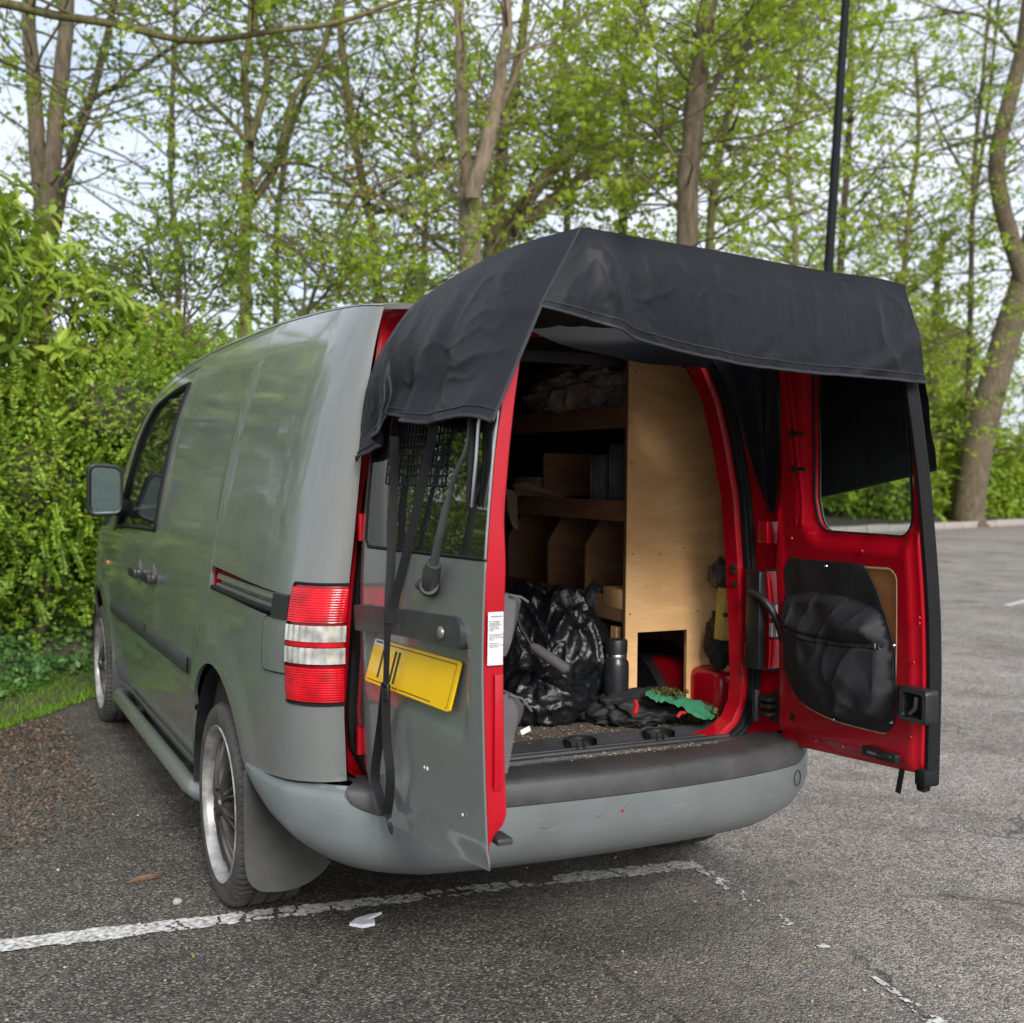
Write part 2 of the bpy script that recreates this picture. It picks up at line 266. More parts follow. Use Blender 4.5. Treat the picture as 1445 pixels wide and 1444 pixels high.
# ------------------------------------------------------------------ object helpers
def tag(o, label=None, cat=None, group=None, kind=None):
    if label: o['label'] = label
    if cat: o['category'] = cat
    if group: o['group'] = group
    if kind: o['kind'] = kind
    return o
def empty(name, loc=(0, 0, 0), label=None, cat=None, group=None):
    o = bpy.data.objects.new(name, None); o.location = loc; o.empty_display_size = .2; COL.objects.link(o); return tag(o, label, cat, group)
def link(name, me, parent=None):
    o = bpy.data.objects.new(name, me); COL.objects.link(o)
    if parent is not None:
        o.parent = parent; o.location = -root_loc(parent)
    return o
def root_loc(p):
    v = Vector((0, 0, 0))
    while p is not None:
        v += Vector(p.location); p = p.parent
    return v
class MB:
    def __init__(self): self.v = []; self.f = []
    def add(self, vs, fs):
        n = len(self.v); self.v.extend([tuple(map(float, p)) for p in vs]); self.f.extend([tuple(i+n for i in f) for f in fs]); return self
    def box(self, c, s, rot=None):
        x, y, z = s[0]/2, s[1]/2, s[2]/2
        vs = [Vector((a, b, d)) for a in (-x, x) for b in (-y, y) for d in (-z, z)]
        if rot is not None: vs = [rot @ v for v in vs]
        vs = [v+Vector(c) for v in vs]
        return self.add(vs, [(0, 1, 3, 2), (4, 6, 7, 5), (0, 4, 5, 1), (2, 3, 7, 6), (0, 2, 6, 4), (1, 5, 7, 3)])
    def tube(self, pts, r, n=8, caps=True, flat=1.):
        pts = [Vector(p) for p in pts]; k = len(pts); rr = r if hasattr(r, '__len__') else [r]*k
        prev = None; rings = []
        for i, p in enumerate(pts):
            t = (pts[min(i+1, k-1)]-pts[max(i-1, 0)])
            t = t.normalized() if t.length > 1e-9 else Vector((0, 0, 1))
            if prev is None:
                a = Vector((0, 0, 1)) if abs(t.z) < .9 else Vector((1, 0, 0)); a = (a-t*a.dot(t)).normalized()
            else:
                a = prev-t*prev.dot(t); a = a.normalized() if a.length > 1e-6 else Vector((1, 0, 0))
            prev = a; b = t.cross(a)
            rings.append([p+a*math.cos(2*math.pi*j/n)*rr[i]+b*math.sin(2*math.pi*j/n)*rr[i]*flat for j in range(n)])
        return self.loft(rings, True, caps)
    def loft(self, rings, closed=False, caps=False):
        n = len(rings[0]); base = len(self.v)
        for r in rings: self.v.extend([tuple(map(float, p)) for p in r])
        m = n if closed else n-1
        for i in range(len(rings)-1):
            for j in range(m):
                a = base+i*n+j; b = base+i*n+(j+1) % n
                self.f.append((a, b, b+n, a+n))
        if caps:
            self.f.append(tuple(base+j for j in reversed(range(n)))); e = base+(len(rings)-1)*n; self.f.append(tuple(e+j for j in range(n)))
        return self
    def build(self, name, m, parent=None, smooth=True, bevel=0., sharp=40., seg=2, label=None, recalc=True):
        me = bpy.data.meshes.new(name); bm = bmesh.new(); vs = [bm.verts.new(p) for p in self.v]
        for f in self.f:
            try: bm.faces.new([vs[i] for i in f])
            except ValueError: pass
        if bevel:
            bmesh.ops.remove_doubles(bm, verts=bm.verts, dist=1e-5)
            bm.normal_update()
            es = [e for e in bm.edges if len(e.link_faces) == 2 and e.calc_face_angle(0) > math.radians(30)]
            bmesh.ops.bevel(bm, geom=es, offset=bevel, segments=seg, profile=.5, affect='EDGES', clamp_overlap=True)
        if recalc: bmesh.ops.recalc_face_normals(bm, faces=bm.faces)
        bm.to_mesh(me); bm.free()
        if smooth:
            me.shade_smooth(); me.set_sharp_from_angle(angle=math.radians(sharp))
        for mm in (m if isinstance(m, (list, tuple)) else [m]): me.materials.append(MAT[mm] if isinstance(mm, str) else mm)
        o = link(name, me, parent)
        if label: o['label'] = label
        return o
def np_mesh(name, V, F, m, parent=None, smooth=False):
    """V (n,3), F (k,3 or 4) straight from arrays"""
    me = bpy.data.meshes.new(name); V = np.asarray(V, np.float32); F = np.asarray(F, np.int32); k = F.shape[1]
    me.vertices.add(len(V)); me.vertices.foreach_set('co', V.ravel()); me.loops.add(F.size); me.loops.foreach_set('vertex_index', F.ravel())
    me.polygons.add(len(F)); me.polygons.foreach_set('loop_start', np.arange(0, F.size, k, dtype=np.int32)); me.polygons.foreach_set('loop_total', np.full(len(F), k, np.int32))
    me.update(); me.validate()
    if smooth: me.shade_smooth()
    me.materials.append(MAT[m]); return link(name, me, parent)
def lathe(mb, prof, c, axis='x', n=48, a0=0., a1=2*math.pi):
    """prof: (radius, along-axis)"""
    rings = []
    full = abs(a1-a0-2*math.pi) < 1e-6
    k = n if full else n+1
    for r, h in prof:
        ring = []
        for j in range(k):
            a = a0+(a1-a0)*j/n; p, q = r*math.cos(a), r*math.sin(a)
            ring.append((c[0]+h, c[1]+p, c[2]+q) if axis == 'x' else (c[0]+p, c[1]+h, c[2]+q) if axis == 'y' else (c[0]+p, c[1]+q, c[2]+h))
        rings.append(ring)
    return mb.loft(rings, full)
def resample(pts, sp, closed=True):
    out = []; n = len(pts)
    for i in range(n if closed else n-1):
        a = np.array(pts[i], float); b = np.array(pts[(i+1) % n], float); k = max(1, int(round(np.linalg.norm(b-a)/sp)))
        for j in range(k): out.append(a+(b-a)*j/k)
    if not closed: out.append(np.array(pts[-1], float))
    return np.array(out)
def rounded(pts, rad, seg=5):
    """round polygon corners; rad one number or a list"""
    out = []; n = len(pts)
    for i in range(n):
        r = rad[i] if hasattr(rad, '__len__') else rad
        p = np.array(pts[i], float); a = np.array(pts[i-1], float)-p; b = np.array(pts[(i+1) % n], float)-p; la, lb = np.linalg.norm(a), np.linalg.norm(b)
        if r <= 0: out.append(p); continue
        r = min(r, .48*la, .48*lb); a = p+a/la*r; b = p+b/lb*r
        for k in range(seg+1):
            t = k/seg; out.append((1-t)**2*a+2*t*(1-t)*p+t*t*b)
    return [tuple(q) for q in out]
def inside(poly, P):
    x, y = P[:, 0], P[:, 1]; r = np.zeros(len(P), bool); n = len(poly); j = n-1
    for i in range(n):
        xi, yi = poly[i]; xj, yj = poly[j]
        c = ((yi > y) != (yj > y)) & (x < (xj-xi)*(y-yi)/((yj-yi) if yj != yi else 1e-12)+xi); r ^= c; j = i
    return r
def shrink(poly, d):
    P = np.array(poly, float); n = len(P); A = .5*np.sum(P[:, 0]*np.roll(P[:, 1], -1)-np.roll(P[:, 0], -1)*P[:, 1]); s = 1 if A > 0 else -1
    t = np.roll(P, -1, 0)-np.roll(P, 1, 0); t /= np.linalg.norm(t, axis=1)[:, None]+1e-12
    return P+s*d*np.stack([-t[:, 1], t[:, 0]], 1)
def panel(name, outline, fn, m, parent, hint, sp=.03, holes=(), rim=.014, gap=.002, rimout=True, rimholes=True, label=None):
    """sheet-metal panel: a 2-D outline filled with a fine triangulation and laid on the surface fn(a, b), its edges folded in by rim"""
    loops = [shrink(resample(outline, sp), gap)]+[shrink(resample(h, sp), -gap) for h in holes]
    B = np.concatenate(loops); lo, hi = loops[0].min(0), loops[0].max(0)
    gx, gy = np.meshgrid(np.arange(lo[0]+sp*.5, hi[0], sp), np.arange(lo[1]+sp*.5, hi[1], sp)); G = np.stack([gx.ravel(), gy.ravel()], 1)
    G = G[inside(loops[0], G)]
    for h in loops[1:]: G = G[~inside(h, G)]
    if len(G):
        keep = np.ones(len(G), bool)
        for k in range(0, len(G), 400):
            d = np.linalg.norm(G[k:k+400, None]-B[None], axis=2).min(1); keep[k:k+400] = d > .55*sp
        G = G[keep]
    co = [Vector((float(p[0]), float(p[1]))) for p in np.concatenate([B, G])]
    ed = []; st = 0
    for l in loops:
        n = len(l); ed += [(st+i, st+(i+1) % n) for i in range(n)]; st += n
    v2, _, f2, *_r2 = delaunay_2d_cdt(co, ed, [], 0, 1e-7)
    V2 = np.array([(p.x, p.y) for p in v2]); Fc = [f for f in f2]
    cen = np.array([V2[list(f)].mean(0) for f in Fc]); ok = inside(loops[0], cen)
    for h in loops[1:]: ok &= ~inside(h, cen)
    V3 = [Vector(fn(p[0], p[1])) for p in V2]; hint = Vector(hint)
    F = []
    for f, k in zip(Fc, ok):
        if not k: continue
        a, b, c = (V3[i] for i in f[:3]); nn = (b-a).cross(c-a)
        F.append(tuple(f) if nn.dot(hint) >= 0 else tuple(reversed(f)))
    mb = MB(); mb.add(V3, F)
    if rim:
        for li, l in enumerate(loops):
            if (li and not rimholes) or (not li and not rimout): continue
            top = []; bot = []
            for p in l:
                e = 2e-3; P0 = Vector(fn(*p)); du = Vector(fn(p[0]+e, p[1]))-Vector(fn(p[0]-e, p[1])); dv = Vector(fn(p[0], p[1]+e))-Vector(fn(p[0], p[1]-e))
                nn = du.cross(dv)
                nn = nn.normalized() if nn.length > 1e-12 else hint
                if nn.dot(hint) < 0: nn = -nn
                top.append(P0); bot.append(P0-nn*rim)
            k = len(l); A = .5*np.sum(l[:, 0]*np.roll(l[:, 1], -1)-np.roll(l[:, 0], -1)*l[:, 1])
            fs = [(i, (i+1) % k, k+(i+1) % k, k+i) for i in range(k)]
            mb.add(top+bot, fs)
    o = mb.build(name, m, parent, smooth=True, sharp=38, label=label, recalc=False)
    nn_ = []
    for q in V2:
        e = sp*.35; du = Vector(fn(q[0]+e, q[1]))-Vector(fn(q[0]-e, q[1])); dv = Vector(fn(q[0], q[1]+e))-Vector(fn(q[0], q[1]-e)); c = du.cross(dv); c = c.normalized() if c.length > 1e-12 else hint.normalized()
        nn_.append(tuple(c if c.dot(hint) >= 0 else -c))
    nn_ += [(0., 0., 0.)]*(len(o.data.vertices)-len(nn_)); o.data.normals_split_custom_set_from_vertices(nn_)
    return o
def gsmooth(tab, w, n=400):
    x, y = zip(*tab); xs = np.linspace(x[0], x[-1], n); ys = np.interp(xs, x, y); k = max(1, int(w/(xs[1]-xs[0]))); ker = np.hanning(2*k+3)[1:-1]; ker /= ker.sum(); pad = len(ker)//2
    yp = np.concatenate([2*ys[0]-ys[1:pad+1][::-1], ys, 2*ys[-1]-ys[-pad-1:-1][::-1]]); return xs, np.convolve(yp, ker, 'valid')
def nz(x, y=0., z=0.): return noise.noise(Vector((x, y, z)))
def fbm(x, y, z, o=4):
    s = 0.; a = 1.
    for _ in range(o):
        s += a*noise.noise(Vector((x, y, z))); x *= 2.03; y *= 2.03; z *= 2.03; a *= .5
    return s
def sm(a, b, x):
    t = min(1., max(0., (x-a)/(b-a))); return t*t*(3-2*t)
def text_obj(name, txt, size, mtx, m, parent, ext=.0003):
    cu = bpy.data.curves.new(name, 'FONT'); cu.body = txt; cu.size = size; cu.extrude = ext; cu.resolution_u = 2
    o = bpy.data.objects.new(name, cu); COL.objects.link(o); dg = bpy.context.evaluated_depsgraph_get(); me = bpy.data.meshes.new_from_object(o.evaluated_get(dg))
    bpy.data.objects.remove(o); me.transform(mtx); me.name = name; me.materials.clear(); me.materials.append(MAT[m]); return link(name, me, parent)
# ================================================================== THE VAN (x across, y forward, rear bumper near y = 0)
mat('steel_painted', (.22, .235, .20), .4, metal=.5, var=.2, vscale=14)
van = empty('panel_van', (0, 2.3, 0), 'grey panel van with its red inner rear doors standing open under a black cover', 'van')
PZ = [.2, .24, .33, .5, .75, .95, 1.05, 1.3, 1.53, 1.676, 1.79, 1.848]; PX = [.79, .80, .845, .872, .884, .88, .869, .83, .784, .735, .686, .655]
_zf, _xf = gsmooth(list(zip(PZ, PX)), .16, 600)
def wz(z): return float(np.interp(z, _zf, _xf))
ZC = [(.0, 1.785), (.10, 1.80), (.5, 1.825), (1.07, 1.848), (2., 1.848), (2.5, 1.825), (2.9, 1.77), (3.1, 1.70), (3.22, 1.60), (3.35, 1.44), (3.5, 1.22), (3.6, 1.12), (4.0, 1.02), (4.4, .91), (4.65, .79), (4.8, .70)]
TC = [(.0, 1.80), (.10, 1.82), (.5, 1.865), (1.07, 1.90), (2., 1.912), (2.6, 1.895), (3.0, 1.845), (3.2, 1.77), (3.5, 1.545), (3.8, 1.30), (3.95, 1.18), (4.2, 1.09), (4.5, .98), (4.7, .84), (4.8, .74)]
_ZC, _TC = gsmooth(ZC, .22, 800), gsmooth(TC, .22, 800)
def zc(y): return float(np.interp(y, *_ZC))
def tc_(y): return float(np.interp(y, *_TC))
_cp = [(.55, 0), (.40, .025), (.30, .075), (.235, .15), (.19, .24), (.155, .36), (.13, .50), (.113, .66), (.104, .83), (.10, 1.0)]
_cu = [.55]
for i in range(1, len(_cp)): _cu.append(_cu[-1]-math.hypot(_cp[i][0]-_cp[i-1][0], .155*(_cp[i][1]-_cp[i-1][1])))
_c1 = gsmooth(list(zip(_cu[::-1], [p[0] for p in _cp][::-1])), .05, 500); _c2 = gsmooth(list(zip(_cu[::-1], [p[1] for p in _cp][::-1])), .05, 500)
_CU = _c1[0]; _CY = np.maximum.accumulate(_c1[1]+np.arange(500)*1e-9); _CFR = _c2[1]
U_END = _CU[0]
def u2y(u): return u if u >= .55 else float(np.interp(u, _CU, _CY))
def u2f(u): return 0. if u >= .55 else float(np.interp(u, _CU, _CFR))
def y2u(y): return y if y >= .55 else float(np.interp(y, _CY, _CU))
DZ = [(.2, .14), (.58, .159), (1.12, .150), (1.3, .138), (1.49, .118), (1.71, .075), (1.85, .045)]
_DZ = gsmooth(DZ, .2, 400)
def dz_(z): return float(np.interp(z, *_DZ))
def body(u, z0):
    """half-width and height of the left body side at plan position u, base height z0 (z0 = 1.848 is the cant rail)"""
    y = u2y(u); c = zc(y); zb = min(1.05, c-.08)
    z = z0 if z0 < zb else zb+(z0-zb)*(c-zb)/(1.848-zb)
    x = wz(z)-dz_(z)*u2f(u)
    if y > 3.9: x *= 1-.22*((y-3.9)/.9)**2.2
    if z < .62 and z > .30: x -= .010*sm(.62, .55, z)*sm(.30, .42, z)*(1-sm(3.2, 3.5, y))*sm(.9, 1.4, y)
    # blanked window panels pressed a little inward
    d = min(sm(.28, .38, y), 1-sm(.99, 1.045, y), sm(1.14, 1.24, z), 1-sm(1.68, 1.74, z))
    d2 = min(sm(1.085, 1.14, y), 1-sm(2.10, 2.17, y), sm(1.14, 1.24, z), 1-sm(1.68, 1.74, z))
    x -= .0045*max(0, d, d2)
    # flared wheel-arch lips
    for wy in (.945, 3.92):
        r = math.hypot(y-wy, z-.31)
        if r < .62: x += .012*sm(.60, .47, r)
    return x, y, z
def lside(u, z): x, y, zz = body(u, z); return (-x, y, zz)
def rside(u, z): x, y, zz = body(u, z); return (x, y, zz)
def roofp(u, a):
    y = u2y(u); c = zc(y); t = tc_(y); xc, _, _ = body(u, 1.848)
    s = math.sin(a*math.pi/2); co = max(0., math.cos(a*math.pi/2))
    return (xc*s, y, c+(t-c)*co**.85)
def arcpts(cy, cz, r, a0, a1, n=16): return [(cy+r*math.cos(math.radians(a0+(a1-a0)*i/n)), cz+r*math.sin(math.radians(a0+(a1-a0)*i/n))) for i in range(n+1)]
GP = 'grey_paint'
ARCH_R, ARCH_F = (.945, .31, .435), (3.92, .31, .42)
uE = U_END
# outlines in (u, z)
arch = arcpts(*ARCH_R, 28, 151, 26)                    # from front of the arch over the top to the rear
lamp_u = y2u(.20)
quarter = [(uE, .557), (uE, .757), (lamp_u+.02, .757), (lamp_u, .775), (lamp_u-.008, 1.062), (lamp_u-.02, 1.074), (uE, 1.074), (uE, 1.848), (1.068, 1.848), (1.068, 1.052),
           (y2u(.215)+.012, 1.036), (y2u(.215)+.012, .972), (1.068, .985), (1.10, .93), (1.235, .66), (1.32, .535)]
quarter += arch[1:]
quarter += [(y2u(.50), .518), (y2u(.40), .528), (y2u(.30), .539), (y2u(.15), .553)]
front_seam = 2.35
slide = [(1.072, 1.848), (2.19, 1.848), (2.20, 1.64), (2.20, 1.13), (2.33, 1.0), (front_seam, .95), (front_seam, .30), (1.385, .30), (1.375, .36), (1.355, .45), (1.32, .535), (1.235, .66), (1.10, .93), (1.072, .985)]
fdoor = [(front_seam, .30), (3.40, .30), (3.45, .55), (3.46, .98), (3.47, 1.06), (3.42, 1.30), (3.30, 1.62), (3.18, 1.76), (3.02, 1.80), (2.205, 1.80), (2.20, 1.13), (2.33, 1.0), (front_seam, .95)]
fwin = rounded([(2.225, 1.115), (3.30, 1.10), (3.24, 1.34), (3.08, 1.64), (2.92, 1.735), (2.235, 1.735)], [.02, .05, .05, .1, .06, .02])
farch = arcpts(*ARCH_F, 8, 165, 26)
fwing = [(3.46, .98), (3.45, .55), (3.44, .38)]+[p for p in arcpts(*ARCH_F, 172, 8, 26)]+[(4.42, .40), (4.72, .50), (4.76, 1.0), (4.7, 1.848), (3.62, 1.848), (3.55, 1.4), (3.475, 1.06)]
apillar = [(3.475, 1.06), (3.55, 1.4), (3.62, 1.848), (2.205, 1.848), (2.205, 1.803), (3.02, 1.803), (3.185, 1.763), (3.305, 1.622), (3.425, 1.30)]
def sides(fn, sgn):
    out = {}
    hint = (sgn, 0, .15)
    out['q'] = panel('quarter_panel', quarter, fn, GP, van, hint, .028, rim=.012)
    out['s'] = panel('sliding_door', slide, fn, GP, van, hint, .03)
    out['f'] = panel('front_door', fdoor, fn, GP, van, hint, .03, holes=[fwin])
    out['w'] = panel('front_wing', fwing, fn, GP, van, hint, .035)
    panel('roof_rail', apillar, fn, GP, van, hint, .03)
    off = lambda u, z: tuple(Vector(fn(u, z))-Vector((sgn*.006, 0, 0)))
    panel('window', fwin, off, 'glass_cab', out['f'], hint, .05, rim=0, gap=-.004)
    # black window surround
    mb = MB(); P = [Vector(fn(*p))+Vector((sgn*.002, 0, 0)) for p in resample(fwin, .03)]; mb.tube(P+[P[0]], .011, 6); mb.build('window_seal', 'rubber', out['f'])
    mb = MB()                                            # black door mirror corner and A-pillar trim
    mb.add([Vector(fn(u, z))+Vector((sgn*.004, 0, 0)) for u, z in ((3.30, 1.10), (3.46, 1.06), (3.40, 1.28), (3.25, 1.34))], [(0, 1, 2, 3)]); mb.build('mirror_corner', 'black_plastic', out['f'], smooth=False)
    # rubbing strips
    for a, b, par in ((3.43, front_seam+.012, out['f']), (front_seam-.012, 1.405, out['s'])):
        mb = MB(); rings = []
        for k in range(21):
            u = a+(b-a)*k/20; e = .35 if k in (0, 20) else 1.; ring = []
            for dz, o in ((-.034, .0), (-.026, .012), (-.01, .016), (.012, .016), (.026, .011), (.033, 0)):
                p = Vector(fn(u, .674+dz)); ring.append(p+Vector((sgn*(o*e+.001), 0, 0)))
            rings.append(ring)
        mb.loft(rings).build('rubbing_strip', 'dark_grey_plastic', par)
    # handles: cup and black grip
    for u, z, par in ((2.52, .915, out['f']), (2.155, .922, out['s'])):
        mb = MB(); p = Vector(fn(u, z)); lathe(mb, [(.060, 0), (.052, -.006*sgn*0+.004*sgn), (.0, .005*sgn)], (p.x-.001*sgn, p.y, p.z), 'x', 24); mb.build('handle_cup', GP, par)
        mb = MB(); mb.box((p.x+sgn*.028, p.y, p.z), (.022, .165, .040)); mb.box((p.x+sgn*.012, p.y+.068, p.z), (.03, .024, .036)); mb.box((p.x+sgn*.012, p.y-.066, p.z), (.03, .03, .036))
        h = mb.build('door_handle', 'black_plastic', par, bevel=.008)
    # slot and rail of the sliding door
    mb = MB(); rows = []
    for k in range(25):
        u = 1.075+(y2u(.225)-1.075)*k/24; p1 = Vector(fn(u, 1.044)); p2 = Vector(fn(u, .978)); s = Vector((-sgn*.045, 0, 0)); rows.append([p1, p1+s, p2+s, p2])
    mb.loft(rows); mb.add(rows[0], [(0, 1, 2, 3)]); mb.build('rail_channel', 'red_paint', out['q'], smooth=False)
    mb = MB(); rows = []
    for k in range(25):
        u = 1.00+(y2u(.30)-1.00)*k/24; b = Vector(fn(u, 1.012)); o = Vector((sgn, 0, 0))
        rows.append([b+o*-.03+Vector((0, 0, .024)), b+o*-.010+Vector((0, 0, .022)), b+o*-.006+Vector((0, 0, .006)), b+o*-.022+Vector((0, 0, .003)), b+o*-.022+Vector((0, 0, -.008)), b+o*-.004+Vector((0, 0, -.012)), b+o*-.004+Vector((0, 0, -.026)), b+o*-.03+Vector((0, 0, -.03))])
    mb.loft(rows).build('door_rail', 'steel_painted', out['q'], sharp=20)
    mb = MB(); rows = []
    for k in range(25):
        u = 1.03+(y2u(.25)-1.03)*k/24; b = Vector(fn(u, .988)); rows.append([b+Vector((sgn*.004, 0, .006)), b+Vector((sgn*.007, 0, 0)), b+Vector((sgn*.004, 0, -.008)), b+Vector((-sgn*.02, 0, -.008)), b+Vector((-sgn*.02, 0, .006))])
    mb.loft(rows, True).build('rail_seal', 'rubber', out['q'])
    mb = MB(); rows = []
    for k in range(5):
        u = y2u(.30)+(y2u(.215)-y2u(.30))*k/4; rows.append([Vector(fn(u, z))+Vector((sgn*o, 0, 0)) for z, o in ((.968, -.01), (.972, .007), (1.036, .007), (1.042, -.01))])
    mb.loft(rows); mb.add(rows[-1], [(0, 1, 2, 3)]); mb.add(rows[0], [(0, 1, 2, 3)]); mb.build('rail_end_cap', 'black_plastic', out['q'])
    # lower sill under the doors
    mb = MB(); rows = []
    for k in range(30):
        u = 1.39+(3.47-1.39)*k/29; rows.append([Vector(fn(u, z))+Vector((sgn*o, 0, 0)) for z, o in ((.296, .0), (.285, .006), (.24, .004), (.205, -.03))])
    mb.loft(rows).build('sill', GP, van)
    return out
L = sides(lside, -1); Rr = sides(rside, 1)
# fuel flap on the left quarter
ff = rounded([(y2u(.155), .835), (.365, .825), (.362, .968), (y2u(.165), .975)], .03)
panel('fuel_flap', ff, lambda u, z: tuple(Vector(lside(u, z))+Vector((-.0032, 0, 0))), GP, L['q'], (-1, 0, 0), .02, rim=.004, gap=0)
mb = MB(); P = [Vector(lside(*p))+Vector((-.0012, 0, 0)) for p in resample(shrink(ff, -.0022), .015)]; mb.tube(P+[P[0]], .0022, 5).build('flap_gap', 'rubber', L['q'])
# roof, windscreen, bonnet, nose
rf = panel('roof', [(uE+.02, -1), (uE+.02, 1), (3.14, 1), (3.16, .6), (3.17, 0), (3.16, -.6), (3.14, -1)], roofp, GP, van, (0, 0, 1), .05)
panel('windscreen', [(3.15, -.97), (3.18, -.6), (3.19, 0), (3.18, .6), (3.15, .97), (3.55, .97), (3.86, .7), (3.95, 0), (3.86, -.7), (3.55, -.97)], roofp, 'glass_cab', van, (0, .5, 1), .06, rim=.004)
panel('bonnet', [(3.63, -1), (3.9, -.7), (3.98, 0), (3.9, .7), (3.63, 1), (4.72, 1), (4.74, 0), (4.72, -1)], roofp, GP, van, (0, .2, 1), .06)
mb = MB(); rows = []
for k in range(13):
    z = .22+.52*k/12; y0 = 4.78-.06*abs(k-5)/6; rows.append([(x, y0-.16*abs(x/.7)**3, z) for x in np.linspace(-.70, .70, 17)])
mb.loft(rows).build('front_bumper', GP, van)

# ---- red frame round the rear opening
XS = -.012                                                  # the opening sits a touch to the left of the body centre
_half = [(.0, .506), (.25, .506), (.47, .512), (.56, .536), (.615, .578), (.645, .635), (.652, .72), (.645, .85), (.632, 1.05), (.607, 1.3), (.566, 1.48), (.53, 1.60), (.478, 1.70), (.43, 1.745), (.35, 1.78), (.25, 1.79), (.0, 1.792)]
loop = [(x+XS, z) for x, z in _half]+[(-x+XS, z) for x, z in _half[::-1][1:-1]]
loop = resample(loop, .035)
def outset(d): return shrink(loop, -d)
def outer(p):
    x, z = p; zz = min(max(z, .50), 1.80); e = wz(zz)-dz_(zz)
    return e
def ring3(P, y): return [Vector((p[0], y, p[1])) for p in P]
outerP = []
cxy = np.array([XS, 1.15])
for p in loop:
    d = (p-cxy); n = d/np.linalg.norm(d)
    if p[1] < .56: outerP.append((p[0], .50))
    elif p[1] > 1.57: outerP.append((math.copysign(float(np.interp(abs(p[0]), [0, .25, .35, .43, .49, .545], [0, .33, .53, .622, .632, .653])), p[0]), float(np.interp(abs(p[0]), [0, .25, .35, .43, .49, .545], [1.817, 1.814, 1.808, 1.796, 1.74, 1.60]))))
    else: outerP.append((math.copysign(wz(p[1])-dz_(p[1])-.006, p[0]), p[1]+.03*sm(1.3, 1.57, p[1])))
rings = [ring3(shrink(loop, .028), .262), ring3(shrink(loop, .018), .212), ring3(loop, .205), ring3(outset(.012), .205), ring3(outset(.030), .212), ring3(outset(.042), .228)]
mid = [((a[0]*.35+b[0]*.65), (a[1]*.35+b[1]*.65)) for a, b in zip(outset(.042), outerP)]
rings += [ring3(mid, .20), ring3([(a[0]*.12+b[0]*.88, a[1]*.12+b[1]*.88) for a, b in zip(outset(.042), outerP)], .150), ring3(outerP, .112)]
mb = MB(); mb.loft(rings, True).build('rear_frame', 'red_paint', van, sharp=45)
mb = MB(); P = ring3(outset(.013), .196); mb.tube(P+[P[0]], .0165, 8, caps=False); P = ring3(outset(.019), .182); mb.tube(P+[P[0]], .011, 8, caps=False); mb.build('opening_seal', 'rubber', van)
# holes and clips along the visible jamb
mb = MB()
for z in (1.02, 1.06, 1.075): mb.box((np.interp(z, [.85, 1.05, 1.3], [.622, .609, .585])+XS, .226, z), (.012, .02, .012))
mb.build('frame_clip', 'black_plastic', van)

# ---- cargo space
mb = MB()
for sx in (-1, 1):
    mb.loft([[(sx*(wz(z)-.06), y, z) for y in (.30, .6, 1.2, 2.18)] for z in (.54, .8, 1.05, 1.3, 1.53, 1.70, 1.77)])
mb.loft([[(x, y, 1.80) for y in (.24, 1., 2.18)] for x in (-.64, 0, .64)]); mb.loft([[(s*(wz(z)-.06), 2.18, z) for s in (-1, 0, 1)] for z in (.5, .8, 1.05, 1.3, 1.53, 1.70, 1.80)])
mb.build('cargo_lining', 'lining', van)
mb = MB(); rows = []
for k in range(46):
    y = .30+(2.18-.30)*k/45; rows.append([(x, y, .552+.0035*(1 if int(x*26) % 2 else -1)+.003*nz(x*5, y*5)) for x in np.linspace(-.80, .80, 74)])
mb.loft(rows).build('load_floor', 'floor_mat', van, sharp=60)
mb = MB(); prof = [(.335, .557), (.32, .560), (.305, .556), (.262, .538), (.250, .536), (.247, .546), (.232, .547), (.229, .540), (.214, .540), (.211, .549), (.19, .550), (.186, .541), (.172, .541), (.168, .549), (.145, .549), (.14, .540), (.10, .534)]
rows = [[(x, y-.05*max(0, (abs(x)-.45))**1.2*0, z) for y, z in prof] for x in np.linspace(-.60, .575, 40)]
mb.loft(rows).build('sill_trim', 'sill_plastic', van, sharp=25)
for px, py in ((815, 1050), (925, 1038)):
    p = onz(px, py, .552); q = Vector((p[0]+.012, .262, .54))
    mb = MB(); lathe(mb, [(.0, -.012), (.038, -.012), (.041, .0), (.043, .022), (.048, .026), (.05, .020), (.05, -.014)], q, 'z', 24, math.radians(-20), math.radians(200)); o = mb.build('lashing_cup', 'black_plastic', van)
    mb = MB(); mb.tube([q+Vector((-.026, -.03, 0)), q+Vector((-.026, -.03, .024)), q+Vector((-.008, -.032, .032)), q+Vector((-.004, -.03, .0))], .0045, 6).build('lashing_eye', 'black_plastic', o)
# red inner wheel housing on the right, and its ledge
mb = MB(); mb.box((.715, .66, .625), (.16, .62, .17)); mb.build('wheel_housing', 'red_paint', van, bevel=.03, seg=3)
mb = MB(); mb.box((-.715, .72, .625), (.16, .62, .17)); mb.build('wheel_housing', 'red_paint', van, bevel=.03, seg=3)
